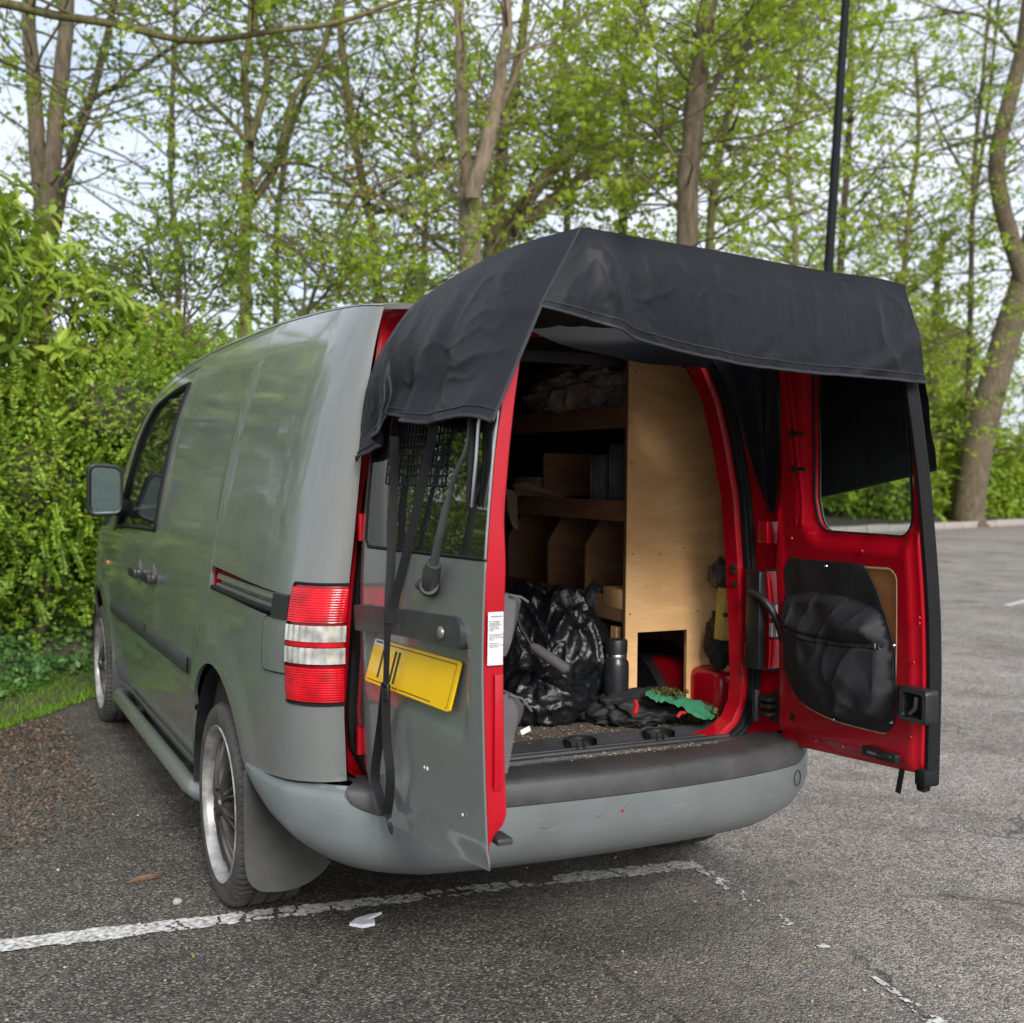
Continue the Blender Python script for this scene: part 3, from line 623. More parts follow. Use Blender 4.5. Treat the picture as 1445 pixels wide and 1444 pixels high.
# cab: seats and wheel seen dimly through the side window
mb = MB()
for sx in (-.38, .38): mb.box((sx, 2.62, .72), (.5, .5, .16)); mb.box((sx, 2.40, 1.02), (.46, .14, .62), Matrix.Rotation(-.2, 3, 'X')); mb.box((sx, 2.33, 1.42), (.26, .1, .2))
mb.build('seat', 'lining', van, bevel=.05, seg=3)
mb = MB(); mb.box((0, 3.35, 1.0), (1.5, .45, .22)); mb.build('dashboard', 'black_plastic', van, bevel=.06, seg=3)
mb = MB(); mb.box((0, 2.9, .40), (1.6, 2.0, .06)); mb.box((0, 1.3, .45), (1.1, 2.1, .10)); mb.box((0, 1.4, .36), (.5, 2.0, .1)); mb.box((.35, .55, .36), (.36, .24, .16)); mb.tube([(.3, .35, .36), (.3, 1.0, .33), (.3, 2.4, .33)], .035, 8); mb.box((0, .9, .31), (1.3, .12, .12)); mb.build('underbody', 'black_plastic', van, smooth=False)

# ---- tail lights
def tail_light(sgn):
    fn = lside if sgn < 0 else rside; ox = 0 if sgn < 0 else -.092
    u0, u1 = lamp_u-.004, uE-.012
    def P(t, z, o=.0):
        u = u0+(u1-u0)*t; p = Vector(fn(u, z)); p2 = Vector(fn(u+.01, z)); d = p-p2; n = Vector((d.y, -d.x, 0)); n = n.normalized() if n.length > 1e-9 else Vector((0, -1, 0))
        if n.y > 0 and n.x*sgn < 0 or n.y > .3: n = -n
        b = (o+.016*math.sin(math.pi*min(1, max(0, (z-.75)/.33)))**.5*math.sin(math.pi*(t*.8+.2)/1.0)**.5 if 0 < t*.8+.2 < 1.0001 else o)
        return p+n*b+Vector((ox, 0, 0))
    T = np.linspace(0, 1, 22)
    def band(z0, z1, o, m, name, par, ribs=0, vert=0):
        n = 4 if not ribs else ribs*4
        rows = []
        for k in range(n+1):
            z = z0+(z1-z0)*k/n; rr = .0005*math.cos(k*math.pi/2) if ribs else 0
            rows.append([P(t, z, o+rr+(.0012*math.cos(t*60) if vert else 0)) for t in (np.linspace(0, 1, 80) if vert else T)])
        mbb = MB().loft(rows); e = [[r[0] for r in rows], [r[0]+Vector((0, .02, 0))-Vector((sgn*.01, 0, 0)) for r in rows]]; mbb.loft(e)
        return mbb.build(name, m, par, sharp=70)
    mb = MB(); rows = [[P(t, z, -.004) for t in T] for z in np.linspace(.76, 1.071, 14)]; mb.loft(rows)
    inner = [r[-1] for r in rows]; back = [p+Vector((-sgn*.012, .115, 0)) for p in inner]; mb.loft([inner, back])
    b2 = [p+Vector((-sgn*.075, .10, 0)) for p in inner]
    body_ = mb.build('tail_light', 'lens_red_dark', van)
    mb = MB(); xi = .558 if sgn > 0 else -.655
    pin = inner[0]
    mb.box((pin.x-sgn*.018, .140, .9155), (.028, .070, .306))
    if sgn > 0: mb.build('lamp_housing', 'black_plastic', body_, bevel=.006)
    band(.768, .858, .004, 'lens_red', 'brake_lens', body_, ribs=14)
    band(.867, .909, .006, 'lens_clear', 'lamp_lens', body_, vert=1, ribs=0)
    band(.9245, .966, .006, 'lens_clear', 'lamp_lens', body_, vert=1)
    band(.9105, .923, .003, 'lens_red', 'lens_strip', body_)
    band(.974, 1.064, .004, 'lens_red', 'brake_lens', body_, ribs=14)
    # black gasket round the lamp
    mb = MB(); ln = [P(0, z, -.003)+Vector((sgn*.002, .003, 0)) for z in np.linspace(.76, 1.07, 10)]+[P(t, 1.073, -.002) for t in T]; mb.tube(ln, .004, 6); mb.tube([P(t, .759, -.002) for t in T], .004, 6); mb.build('lamp_gasket', 'rubber', body_)
tail_light(-1); tail_light(1)

# ---- rear bumper
plan = [(-.888, .515), (-.889, .40), (-.884, .29), (-.868, .19), (-.835, .10), (-.78, .03), (-.70, -.02), (-.58, -.055), (-.40, -.085), (-.2, -.10), (0, -.105), (.2, -.10), (.40, -.085), (.56, -.055), (.67, -.02), (.745, .03), (.80, .10), (.835, .19), (.85, .29), (.855, .40), (.855, .515)]
pl = resample(plan, .012, False)
for _ in range(36): pl[1:-1] = .25*pl[:-2]+.5*pl[1:-1]+.25*pl[2:]
tn = np.gradient(pl, axis=0); tn /= np.linalg.norm(tn, axis=1)[:, None]; nr = np.stack([tn[:, 1], -tn[:, 0]], 1)
nr *= np.sign((nr*(pl-np.array([0, 1.])))[:, :].sum(1))[:, None]
side_w = np.array([sm(.0, .42, p[1]) for p in pl])          # 1 on the flanks
_ZL = gsmooth([(-.3, .1), (-.09, .262), (-.04, .285), (.03, .303), (.10, .320), (.15, .333), (.28, .375), (.40, .43), (.45, .46), (.53, .51)], .10, 300)
def bump_ring(z, o, drop=0.):
    return [(p[0]+n[0]*o, p[1]+n[1]*o, .553-.02*s-(.553-z+(drop-.02)*s)*(.553-max(.272, float(np.interp(p[1], *_ZL))))/(.553-.272)) for p, n, s in zip(pl, nr, side_w)]
prof = [(.553, -.06, .02), (.551, -.02, .022), (.543, -.006, .022), (.525, .000, .015), (.47, .002, 0), (.42, .0, 0), (.385, -.010, 0), (.345, -.034, 0), (.315, -.072, 0), (.298, -.115, -.01), (.292, -.145, -.02), (.288, -.18, -.02)]
rings = [bump_ring(z, o, d) for z, o, d in prof]
mb = MB(); mb.loft(rings); bmp = mb.build('rear_bumper', 'bumper_paint', van, sharp=50)
# grey plastic step let into the top
idx = [i for i, p in enumerate(pl) if abs(p[0]+.012) < .745 and p[1] < .12]
def step_ring(z, o): return [(pl[i][0]+nr[i][0]*o, pl[i][1]+nr[i][1]*o, z) for i in idx]
endf = [min(1., min(k, len(idx)-1-k)/7.) for k in range(len(idx))]
rg = []
for z, o, e in ((.530, -.31, 0), (.538, -.22, 0), (.556, -.16, 0), (.563, -.06, 0), (.5635, -.018, 0), (.559, -.003, 1), (.549, .0045, 1), (.520, .0065, 1), (.500, .0065, 1), (.4965, .005, 1), (.494, .001, 1)):
    r = []
    for k, i in enumerate(idx):
        zz = z if not e else .564-(.564-z)*(.30+.70*endf[k]**.5)
        r.append((pl[i][0]+nr[i][0]*o*(1 if o > -.1 else min(1, .35+.65*endf[k])), max(pl[i][1]+nr[i][1]*o, -1) if o > -.1 else min(pl[i][1]-o, .215), zz))
    rg.append(r)
mb = MB(); mb.loft(rg); mb.loft([[r[0] for r in rg], [(r[0][0]+.01, r[0][1], r[0][2]-.006) for r in rg]]); mb.loft([[r[-1] for r in rg], [(r[-1][0]-.01, r[-1][1], r[-1][2]-.006) for r in rg]])
mb.build('bumper_step', 'bumper_plastic', bmp, sharp=50)
i0 = int(np.argmin([abs(p[0]-.655) for p in pl])); c = Vector((pl[i0][0], pl[i0][1], .452)); n3 = Vector((nr[i0][0], nr[i0][1], 0)); tv = Vector((n3.y, -n3.x, 0))
P = [c+n3*.0035+tv*.019*math.cos(a)+Vector((0, 0, .023*math.sin(a))) for a in np.linspace(0, 2*math.pi, 25)]; mb = MB(); mb.tube(P, .0013, 5, False).build('tow_eye_cover', 'rubber', bmp)
# scuffs and a touched-in red chip on the bumper
def on_bumper(px, py, off=.002):
    best = None
    for s in np.linspace(1.5, 5, 1400):
        q = CAM+ray(px, py)*s; k = int(np.argmin((pl[:, 0]-q[0])**2+(pl[:, 1]-q[1])**2)); d = (q[0]-pl[k][0])*nr[k][0]+(q[1]-pl[k][1])*nr[k][1]
        if d < off: return q, nr[k]
    return None, None
for px, py, l, sl in ((868, 1148, .05, .5), (884, 1136, .035, .6), (845, 1152, .02, .3), (770, 1168, .05, .1)):
    q, n_ = on_bumper(px, py)
    if q is None: continue
    t_ = np.array([-n_[1], n_[0], 0]); P = [q+t_*l*(s-.5)+np.array([0, 0, l*sl*(s-.5)+.004*math.sin(s*9)]) for s in np.linspace(0, 1, 7)]; mb = MB(); mb.tube(P, [.0002, .0005, .0007, .0005, .0006, .0004, .0002], 4, False); mb.build('scuff', 'dark_grey_plastic' if px > 700 else 'steel_painted', bmp)
q, n_ = on_bumper(878, 1144)
if q is not None: mb = MB(); mb.tube([q, q+np.array([n_[0], n_[1], 0])*.0015], .0042, 8); mb.build('paint_chip', 'red_paint', bmp)
# lower valance lip under the bumper
mb = MB(); mb.loft([bump_ring(.290, -.165, -.02), bump_ring(.280, -.172, -.02), bump_ring(.272, -.26, -.02)]).build('bumper_lip', 'bumper_plastic', bmp)

# ---- mudflaps
def mudflap(sx, yb, name='mudflap'):
    mb = MB(); o = [(.895, .52), (.895, .26), (.885, .19), (.85, .158), (.77, .150), (.69, .160), (.62, .190), (.60, .28), (.60, .50)]
    o = rounded(o, .03, 3); n = len(o)
    f = [(sx*x, yb+.05*(.52-z)/.36*(-.25)+(.05*((x-.8)/.1)**2 if x < .8 else 0)*.4, z) for x, z in o]; b = [(p[0], p[1]+.014, p[2]) for p in f]
    mb.add(f+b, [tuple(range(n)), tuple(reversed(range(n, 2*n)))]+[(i, (i+1) % n, n+(i+1) % n, n+i) for i in range(n)])
    return mb.build(name, 'flap_plastic', van, sharp=30)
mudflap(-1, .50); mudflap(1, .50)
for sx in (-1, 1):
    mb = MB(); rows = [[(sx*(wz(.35)-.012+.01*k), 3.47-.05*(1-t), .30-.16*t+.34*(1-t)*0) for t in np.linspace(0, 1, 5)] for k in range(2)]
    mb.box((sx*.80, 3.46, .30), (.16, .018, .34)); mb.build('mudflap', 'dark_grey_plastic', van, bevel=.008)

# ---- side tube steps
for sx in (-1, 1):
    mb = MB(); pth = [(sx*.80, 1.30, .22), (sx*.855, 1.36, .236), (sx*.868, 1.44, .24), (sx*.868, 2.4, .24), (sx*.868, 3.28, .24), (sx*.855, 3.36, .236), (sx*.80, 3.42, .22)]
    t = mb.tube(pth, .031, 14).build('side_step', 'step_paint' if 'step_paint' in MAT else GP, van)
    mb = MB()
    for y in (1.7, 2.9): mb.box((sx*.80, y, .245), (.14, .04, .02))
    mb.build('bracket', 'black_plastic', t, smooth=False)

# ---- wheels
def tyre_mesh():
    mb = MB(); n = 432; prof = [(.236, -.095), (.243, -.107), (.262, -.1125), (.285, -.113), (.300, -.108), (.311, -.098), (.3155, -.088), (.3175, -.074), (.3175, -.056), (.310, -.053), (.310, -.044), (.3185, -.041), (.3188, -.006), (.311, -.004), (.311, .004), (.3188, .006), (.3185, .041), (.310, .044), (.310, .053), (.3175, .056), (.3175, .074), (.3155, .088), (.311, .098), (.300, .108), (.285, .113), (.262, .1125), (.243, .107), (.236, .095)]
    rings = []
    for r, h in prof:
        ring = []
        for j in range(n):
            a = 2*math.pi*j/n; rr = r
            if r > .306:
                ph = (j*72./n+h*14.0*(1 if h < 0 else -1)) % 1.
                if abs(h) > .05 and ph < .30 and r > .309: rr -= .0065
                elif .006 <= abs(h) < .045 and ph < .17: rr -= .004
            if rr < .01: rr = .01
            z = rr*math.sin(a)
            if z < -.3125: z = -.3125                        # flat where it carries the van
            ring.append((h, rr*math.cos(a), z))
        rings.append(ring)
    mb.loft(rings, True); return mb
def wheel_meshes():
    lip = MB(); lathe(lip, [(.226, -.060), (.2335, -.098), (.2385, -.110), (.2425, -.1125), (.2455, -.108), (.2455, -.100), (.236, -.095)], (0, 0, 0), 'x', 72)
    bar = MB(); lathe(bar, [(.2335, -.098), (.229, -.062), (.222, -.045), (.2125, .02), (.215, .08), (.232, .095)], (0, 0, 0), 'x', 72)
    sp = MB(); lathe(sp, [(.0, -.118), (.026, -.119), (.034, -.116), (.036, -.106), (.056, -.103), (.064, -.094), (.066, -.03), (.0, -.03)], (0, 0, 0), 'x', 40)
    ns = 10
    for k in range(ns):
        a = 2*math.pi*(k+.25)/ns
        for s in (-1, 1):
            pts = []; 
            for t in np.linspace(0, 1, 9):
                r = .05+(.222-.05)*t; off = s*(.03+.115*sm(.0, .9, t))
                pts.append((a+off*.8, r, -.106+.034*t**1.6))
            rows = []
            for t, (aa, r, h) in zip(np.linspace(0, 1, 9), pts):
                c = Vector((h, r*math.cos(aa), r*math.sin(aa))); tg = Vector((0, -math.sin(aa), math.cos(aa))); w_ = .0050+.0030*abs(2*t-1)**2+.004*(t < .15)
                rows.append([c+tg*w_+Vector((.018, 0, 0)), c+tg*w_*.8, c+tg*w_*.35+Vector((-.005, 0, 0)), c-tg*w_*.35+Vector((-.005, 0, 0)), c-tg*w_*.8, c-tg*w_+Vector((.018, 0, 0))])
            sp.loft(rows)
    for k in range(5):
        a = 2*math.pi*k/5; sp.tube([(-.099, .047*math.cos(a), .047*math.sin(a)), (-.108, .047*math.cos(a), .047*math.sin(a))], .007, 6)
    disc = MB(); lathe(disc, [(.06, .0), (.145, .0), (.145, .02), (.06, .02)], (0, 0, 0), 'x', 40); disc.box((.005, .10, .06), (.06, .06, .12))
    return lip, bar, sp, disc
ty = tyre_mesh().build('tyre', 'tyre_rubber', None, sharp=28); wl, wb, ws, wd = wheel_meshes()
wl = wl.build('rim_lip', 'wheel_lip', None); wb = wb.build('rim_barrel', 'wheel_barrel', None); ws = ws.build('spokes', 'wheel_spoke', None, sharp=35); wd = wd.build('brake_disc', 'brake', None)
protos = [ty, wl, wb, ws, wd]
first = True
for (sx, y, st) in ((-1, .90, 0), (1, .86, 0), (-1, 3.90, 0), (1, 3.90, 0)):
    wr = bpy.data.objects.new('wheel', None); COL.objects.link(wr); wr.parent = van
    wr.location = Vector((sx*.772, y, .3125))-Vector(van.location); wr.rotation_euler = (0, 0, 0 if sx < 0 else math.pi)
    for p in protos:
        o = p if first else p.copy()
        if not first: COL.objects.link(o)
        o.parent = wr; o.location = (0, 0, 0)
    first = False
# dark wheel-arch liners
for sx in (-1, 1):
    for cy in (.93, 3.92):
        mb = MB(); rings = []
        for xx in (.868, .60): rings.append([(sx*xx, cy+(.445 if math.cos(a) > 0 else .395)*math.cos(a), .31+.43*math.sin(a)) for a in np.linspace(-.25, math.pi+.25, 24)])
        mb.loft(rings); mb.add(rings[1], [tuple(range(24))]); mb.build('wheel_arch_liner', 'black_plastic', van)

# ---- door mirrors
def wing_mirror(sx):
    b = Vector((sx*.955, 3.10, 1.265)); mb = MB(); rings = []
    ol = rounded([(-.082, -.125), (.08, -.118), (.083, .115), (-.078, .128)], .045, 5)
    for y, s in ((-.035, .93), (-.03, 1.0), (.0, 1.03), (.05, .98), (.09, .8), (.115, .45), (.12, .1)): rings.append([(b.x+sx*(-p[0])*s, b.y+y, b.z+p[1]*s) for p in ol])
    mb.loft(rings, True); mb.loft([rings[0], [(b.x+sx*(-p[0])*.84, b.y-.032, b.z+p[1]*.88) for p in ol], [(b.x+sx*(-p[0])*.82, b.y-.018, b.z+p[1]*.86) for p in ol]], True)
    m = mb.build('wing_mirror', 'black_plastic', van, sharp=40)
    tilt = Matrix.Rotation(sx*.20, 3, 'Z') @ Matrix.Rotation(.05, 3, 'X')
    mb = MB(); v = [b+Vector((0, -.021, 0))+tilt @ Vector((sx*(-p[0])*.83, .0, p[1]*.87)) for p in ol]; mb.add(v, [tuple(range(len(v)))]); mb.build('mirror_glass', 'mirror_glass', m, smooth=False)
    mb = MB(); mb.tube([b+Vector((-sx*.06, .03, -.08)), b+Vector((-sx*.10, .05, -.085)), Vector((sx*.845, 3.24, 1.17))], [.045, .04, .045], 10); mb.build('mirror_arm', 'black_plastic', m)
wing_mirror(-1); wing_mirror(1)
p = Vector(lside(3.56, .885)); mb = MB(); mb.box(p+Vector((-.004, 0, 0)), (.014, .05, .022)); mb.build('side_indicator', 'lens_amber', van, bevel=.006)
# ================================================================== REAR DOORS
LZ = [.45, .57, .75, 1.0, 1.19, 1.46, 1.6, 1.73, 1.80]; LX = [.680, .684, .694, .702, .697, .673, .645, .615, .597]
RZ = [.45, .57, .85, 1.1, 1.35, 1.6, 1.75]; RX = [.698, .70, .695, .675, .645, .60, .57]
def _smooth(z, x):
    zz = np.linspace(z[0], z[-1], 80); xx = np.interp(zz, z, x)
    for _ in range(20): xx[1:-1] = .25*xx[:-2]+.5*xx[1:-1]+.25*xx[2:]
    return zz, xx
_lz, _lx = _smooth(LZ, LX); _rz, _rx = _smooth(RZ, RX)
def lx(z): return float(np.interp(z, _lz, _lx))
def rx(z): return float(np.interp(z, _rz, _rx))
def on_l(px, py, off=0.):
    d = ray(px, py); x = -.69; p = None
    for _ in range(25):
        p = CAM+d*((x-CAM[0])/d[0]); x = -(lx(p[2])+off)
    return Vector(p)
def on_r(px, py, off=.05):
    d = ray(px, py); x = .65; p = None
    for _ in range(40):
        p = CAM+d*((x-CAM[0])/d[0]); x = rx(p[2])-off
    return Vector(p)
def on_y(px, py, y):
    d = ray(px, py); return CAM+d*((y-CAM[1])/d[1])
# ---------------- left door
def lskin(y, z):
    rec = sm(.015, -.02, y)*sm(-.635, -.60, y)*sm(.785, .83, z)*(1-sm(1.0, 1.02, z))
    rec *= .028*min(1., max(0., (z-.79)/.17))**.8+.004*0
    edge = .010*sm(.03, .088, y)                       # rolls in at the hinge side
    cr = .006*math.sin(math.pi*min(1, max(0, (y+.70)/.78)))
    crease = .004*sm(.60, .575, z)
    return (-(lx(z)+cr-crease)+rec+edge, y, z)
ld = None
lout = [(.078, 1.70), (.085, 1.20), (.083, .590), (.06, .56), (.03, .537), (-.10, .511), (-.155, .507), (-.70, .562), (-.702, 1.187), (.010, 1.171), (.030, 1.19), (.036, 1.42), (.030, 1.70)]
ld = panel('rear_door', lout, lskin, GP, van, (-1, 0, 0), .02, rim=.004, gap=.0, label='left rear door, grey outside, with the number plate')
lgl = rounded([(.028, 1.70), (.034, 1.42), (.028, 1.192), (.008, 1.174), (-.700, 1.190), (-.693, 1.46), (-.678, 1.66), (-.62, 1.695)], [0, .02, .02, .0, .012, 0, 0, 0])
gl_fn = lambda y, z: (-(lx(z)+.004*math.sin(math.pi*min(1, max(0, (y+.70)/.73)))), y, z)
lg = panel('window', lgl, gl_fn, 'glass_tint', ld, (-1, 0, 0), .04, rim=.004)
mb = MB(); mb.tube([Vector(gl_fn(*p))+Vector((.001, 0, 0)) for p in resample([(.028, 1.745), (.034, 1.42), (.028, 1.192), (.006, 1.176), (-.698, 1.192)], .03, False)], .0045, 6).build('window_seal', 'rubber', lg)
mb = MB(); mb.tube([Vector(gl_fn(*p))+Vector((.002, .0, 0)) for p in resample([(-.699, 1.192), (-.693, 1.46), (-.679, 1.655)], .03, False)], .0025, 6).build('window_edge', 'steel', lg)
# black printed border inside the glass, free side and hinge side
mb = MB(); off = lambda y, z: Vector(gl_fn(y, z))+Vector((.006, 0, 0))
mb.loft([[off(a, z) for a in (-.695, -.655)] for z in np.linspace(1.20, 1.70, 9)]); mb.loft([[off(a, z) for a in (.025, -.01)] for z in np.linspace(1.20, 1.70, 9)]); mb.loft([[off(a, 1.195), off(a, 1.215)] for a in np.linspace(.02, -.69, 12)]); mb.build('window_border', 'rubber', lg)
def lth(z):
    return .013+.045*sm(.60, .665, z)-.012*sm(1.15, 1.3, z)-.004*sm(1.4, 1.7, z)
lsh = rounded([(.060, 1.69), (.062, .60), (.03, .553), (-.10, .528), (-.155, .523), (-.690, .578), (-.692, 1.19), (-.685, 1.46), (-.670, 1.65), (-.61, 1.685)], [.01, .02, .02, .02, .02, .008, 0, 0, .01, .01])
lhole = rounded([(.0, 1.64), (.0, 1.235), (-.635, 1.24), (-.615, 1.64)], .05)
def linner(y, z): return (-(lx(z))+max(.0145, lth(z)), y, z)
sh = panel('door_shell', shrink(shrink(resample(lsh, .02), .006), .008), linner, 'red_paint', ld, (1, 0, 0), .03, holes=[lhole], rim=.02, gap=0, rimout=False)
o = shrink(resample(lsh, .02), .006); mb = MB(); n_ = shrink(o, .008)
mb.loft([[(-(lx(z))+.0125, y, z) for y, z in shrink(o, .004)], [(-(lx(z))+.0125, y, z) for y, z in o], [(-(lx(z))+max(.0135, lth(z)-.007), y, z) for y, z in o], [(-(lx(z))+max(.014, lth(z)-.002), *(q)) for q, (y, z) in zip(shrink(o, .002), o)], [linner(*q) for q in n_]], True)
mb.build('door_edge', 'red_paint', ld, sharp=60)
# raised pad on the door edge, warning sticker with its small print
def ledge(t, z, o=0.): return Vector((-lx(z)+.008+t*.042, -.692-o, z))
mb = MB(); mb.box((-lx(.86)+.040, -.6915, .84), (.018, .003, .235)); mb.build('edge_pad', 'red_paint', ld, bevel=.0012)
st = MB(); st.add([ledge(.18, .978, .0032), ledge(.98, .978, .0032), ledge(.98, 1.085, .0032), ledge(.18, 1.085, .0032)], [(0, 1, 2, 3)])
stk = st.build('warning_sticker', 'sticker', ld, smooth=False)
mtx = Matrix(((1, 0, 0, -lx(1.03)+.021), (0, 0, -1, -.6962), (0, 1, 0, 1.0745), (0, 0, 0, 1)))
text_obj('sticker_heading', 'WARNUNG', .0052, mtx, 'ink', stk)
body_txt = 'Bei Verladung der\nsperrigen Güter\ngeht die Sicherheit\nauf die Person\nverantwortlich zu\nachten.\n\nLoose cargo and parts\nare secured by the\nuser in control of the\nvehicle.\n\nIl faut fermer les\nportes avant de partir.\nTenir à l’écart.'
mtx = Matrix(((1, 0, 0, -lx(1.03)+.0185), (0, 0, -1, -.6962), (0, 1, 0, 1.0655), (0, 0, 0, 1)))
text_obj('sticker_text', body_txt, .0037, mtx, 'ink', stk)
# rubber stop under the edge
mb = MB(); mb.box((-.638, -.66, .612), (.035, .06, .014)); mb.build('door_stop', 'dark_grey_plastic', ld, bevel=.003)
# grip strip above the plate
tr = rounded([(.072, 1.022), (.060, .958), (-.30, .990), (-.622, 1.000), (-.625, 1.045), (-.60, 1.066), (-.30, 1.050)], [.012, .012, .1, .012, .02, .02, .1], 4)
trm = panel('grip_trim', tr, lambda y, z: (-(lx(z)+.012+.008*math.sin(math.pi*min(1, max(0, (y+.64)/.72)))), y, z), 'dark_grey_plastic', ld, (-1, 0, 0), .03, rim=.026, gap=0)
c = on_l(620, 893, .021); mb = MB(); lathe(mb, [(0, -.003), (.010, -.003), (.013, -.001), (.014, .004)], c, 'x', 20); mb.build('lock', 'steel_painted', trm)
# number plate: black border, two visible strokes, maker's line; the rest of the registration is blank
def plp(s, t, o=0.):
    """s along the plate 0..1 from the hinge side, t up 0..1"""
    y = -.012-.545*s-.004*t; z = .840+.106*t+.0195*s; x = -.706+.026*t
    return Vector((x-o, y, z))
pb = MB(); ol = rounded([(0, 0), (1, 0), (1, 1), (0, 1)], .02, 4); ol = [(a, b) for a, b in rounded([(0, 0), (1, 0), (1, 1), (0, 1)], [.045]*4, 4)]
n = len(ol); pb.add([plp(a, b, .004) for a, b in ol]+[plp(a, b, 0) for a, b in ol], [tuple(range(n)), tuple(reversed(range(n, 2*n)))]+[(i, (i+1) % n, n+(i+1) % n, n+i) for i in range(n)])
plate = pb.build('number_plate', 'plate_yellow', ld, sharp=30)
def strip(mbx, a, b, w, o=.0046):
    a = np.array(a, float); b = np.array(b, float); d = (b-a)*np.array([.545, .11]); d /= np.linalg.norm(d); nn = np.array([-d[1]/.545, d[0]/.11])*w/2
    mbx.add([plp(*(a+nn), o), plp(*(a-nn), o), plp(*(b-nn), o), plp(*(b+nn), o)], [(0, 1, 2, 3)])
mb = MB()
for a, b in (((.03, .93), (.97, .93)), ((.97, .93), (.97, .06)), ((.965, .06), (.955, .06)), ((.80, .07), (.44, .07)), ((.02, .07), (.30, .07)), ((.335, .07), (.345, .07))): strip(mb, a, b, .0022)
mb.build('plate_border', 'ink', plate, smooth=False)
mb = MB(); strip(mb, (.150, .16), (.150, .80), .012); mb.build('plate_character', 'ink', plate, smooth=False)
for ss in (((.305, .14), (.305, .84)), ((.352, .84), (.352, .14))): mb = MB(); strip(mb, *ss, .014); mb.build('plate_character', 'ink', plate, smooth=False)
mb = MB()
for k in range(9): strip(mb, (.352+.008*k, .045), (.352+.008*k, .085 if k % 3 else .07), .0028)
mb.build('plate_small_print', 'ink', plate, smooth=False)
mb = MB()
for k in range(7): strip(mb, (.035+.012*k, .925), (.035+.012*k, .965), .004)
mb.build('plate_small_print', 'ink', plate, smooth=False)
mb = MB(); mb.add([plp(.01, .875, .0043), plp(.15, .875, .0043), plp(.15, .985, .0043), plp(.01, .985, .0043)], [(0, 1, 2, 3)]); mb.build('plate_tab', 'sticker', plate, smooth=False)
# wiper
mb = MB(); b0 = on_l(606, 826, .02); mb.tube([on_l(607, 828, .0), on_l(606, 827, .02), on_l(605, 826, .034)], [.024, .025, .02], 14)
mb.tube([on_l(592, 826, .025), on_l(606, 824, .03), on_l(609, 805, .032), on_l(612, 795, .035)], [.012, .02, .02, .016], 10); wip = mb.build('wiper', 'dark_grey_plastic', ld, bevel=0)
mb = MB(); mb.tube([on_l(611, 800, .036), on_l(617, 770, .036), on_l(627, 725, .034), on_l(636, 690, .030)], [.0105, .010, .009, .007], 10, flat=.55); mb.build('wiper_arm', 'dark_grey_plastic', wip)
mb = MB(); mb.tube([on_l(635, 692, .030), on_l(646, 660, .029), on_l(655, 640, .027), on_l(661, 618, .022), on_l(663, 585, .02)], [.006, .005, .0045, .0045, .0045], 8); mb.build('wiper_rod', 'dark_grey_plastic', wip)
mb = MB(); mb.tube([on_l(662, 712, .012), on_l(664, 670, .018), on_l(668, 620, .018), on_l(671, 580, .014)], .009, 8, flat=.5); mb.tube([on_l(667, 715, .008), on_l(672, 650, .009), on_l(677, 580, .008)], .004, 6); mb.build('wiper_blade', 'rubber', wip)
mb = MB(); mb.tube([on_l(665, 716, .014), on_l(671, 650, .019), on_l(676, 580, .018)], .003, 6); mb.build('blade_spine', 'steel', wip)
# security grille behind the glass near the hinges
gr = MB()
def gpt(y, z): return Vector((-lx(z)-.0045-.004*math.sin(math.pi*min(1, max(0, (y+.70)/.73))), y, z))
ys = np.linspace(-.11, -.47, 17); zs = np.linspace(1.335, 1.66, 15)
for y in ys: gr.tube([gpt(y+.03*(1.5-z), z) for z in (zs[0], zs[5], zs[-1])], .0023, 4, False)
for z in zs: gr.tube([gpt(y, z) for y in np.linspace(ys[0], ys[-1], 4)], .0023, 4, False)
o = gr.build('window_grille', 'rubber', ld)
# stone chips
mb = MB()
for px, py, r in ((602, 1085, .004), (652, 1150, .003), (598, 1083, .003)):
    p = on_l(px, py, .0065); lathe(mb, [(0, -.0006), (r, -.0004), (r*1.2, .001)], p, 'x', 7)
mb.build('stone_chip', 'sticker', ld)
for z in (.66, 1.22):                                       # hinges
    mb = MB(); mb.box((-.655, .115, z), (.05, .06, .06)); mb.tube([(-.682, .102, z-.035), (-.682, .102, z+.035)], .010, 10); mb.build('hinge', 'red_paint', ld, smooth=False)
# ---------------- right door
rh_out = rounded([(-.130, 1.205), (-.470, 1.205), (-.500, 1.24), (-.520, 1.66), (-.175, 1.66), (-.115, 1.30)], [.07, .045, .03, .02, .03, .02])
rwx = np.array(resample(rh_out, .015))
def rdist(y, z): return float(np.min(np.hypot(rwx[:, 0]-y, rwx[:, 1]-z)))
rec_o = rounded([(-.005, 1.085), (-.02, 1.108), (-.435, 1.122), (-.458, 1.10), (-.432, .690), (-.40, .660), (-.18, .655), (-.045, .680), (.004, .745)], [.02, .02, .02, .02, .03, .03, .10, .06, .05])
def rth(y, z):
    t = .052-.006*sm(1.2, 1.6, z)
    t -= .024*(1-sm(.0, .052, rdist(y, z)))
    t -= .012*sm(-.487, -.515, y)
    t -= .014*sm(.60, .585, z)
    t += .006*(sm(.012, .02, y))
    return t
def rinner(y, z): return (rx(z)-rth(y, z), y, z)
def rskin(y, z): return (rx(z), y, z)
r_o = rounded([(.055, 1.09), (.060, .535), (-.528, .572), (-.538, 1.0), (-.530, 1.50), (-.52, 1.745), (-.05, 1.745), (-.035, 1.60)], [.02, .01, .01, .1, .1, .01, .01, .1])
rd = panel('rear_door', r_o, rskin, GP, van, (1, 0, 0), .05, holes=[rh_out], rim=.004, gap=0, label='right rear door showing its red inner side, with a window and a black pouch')
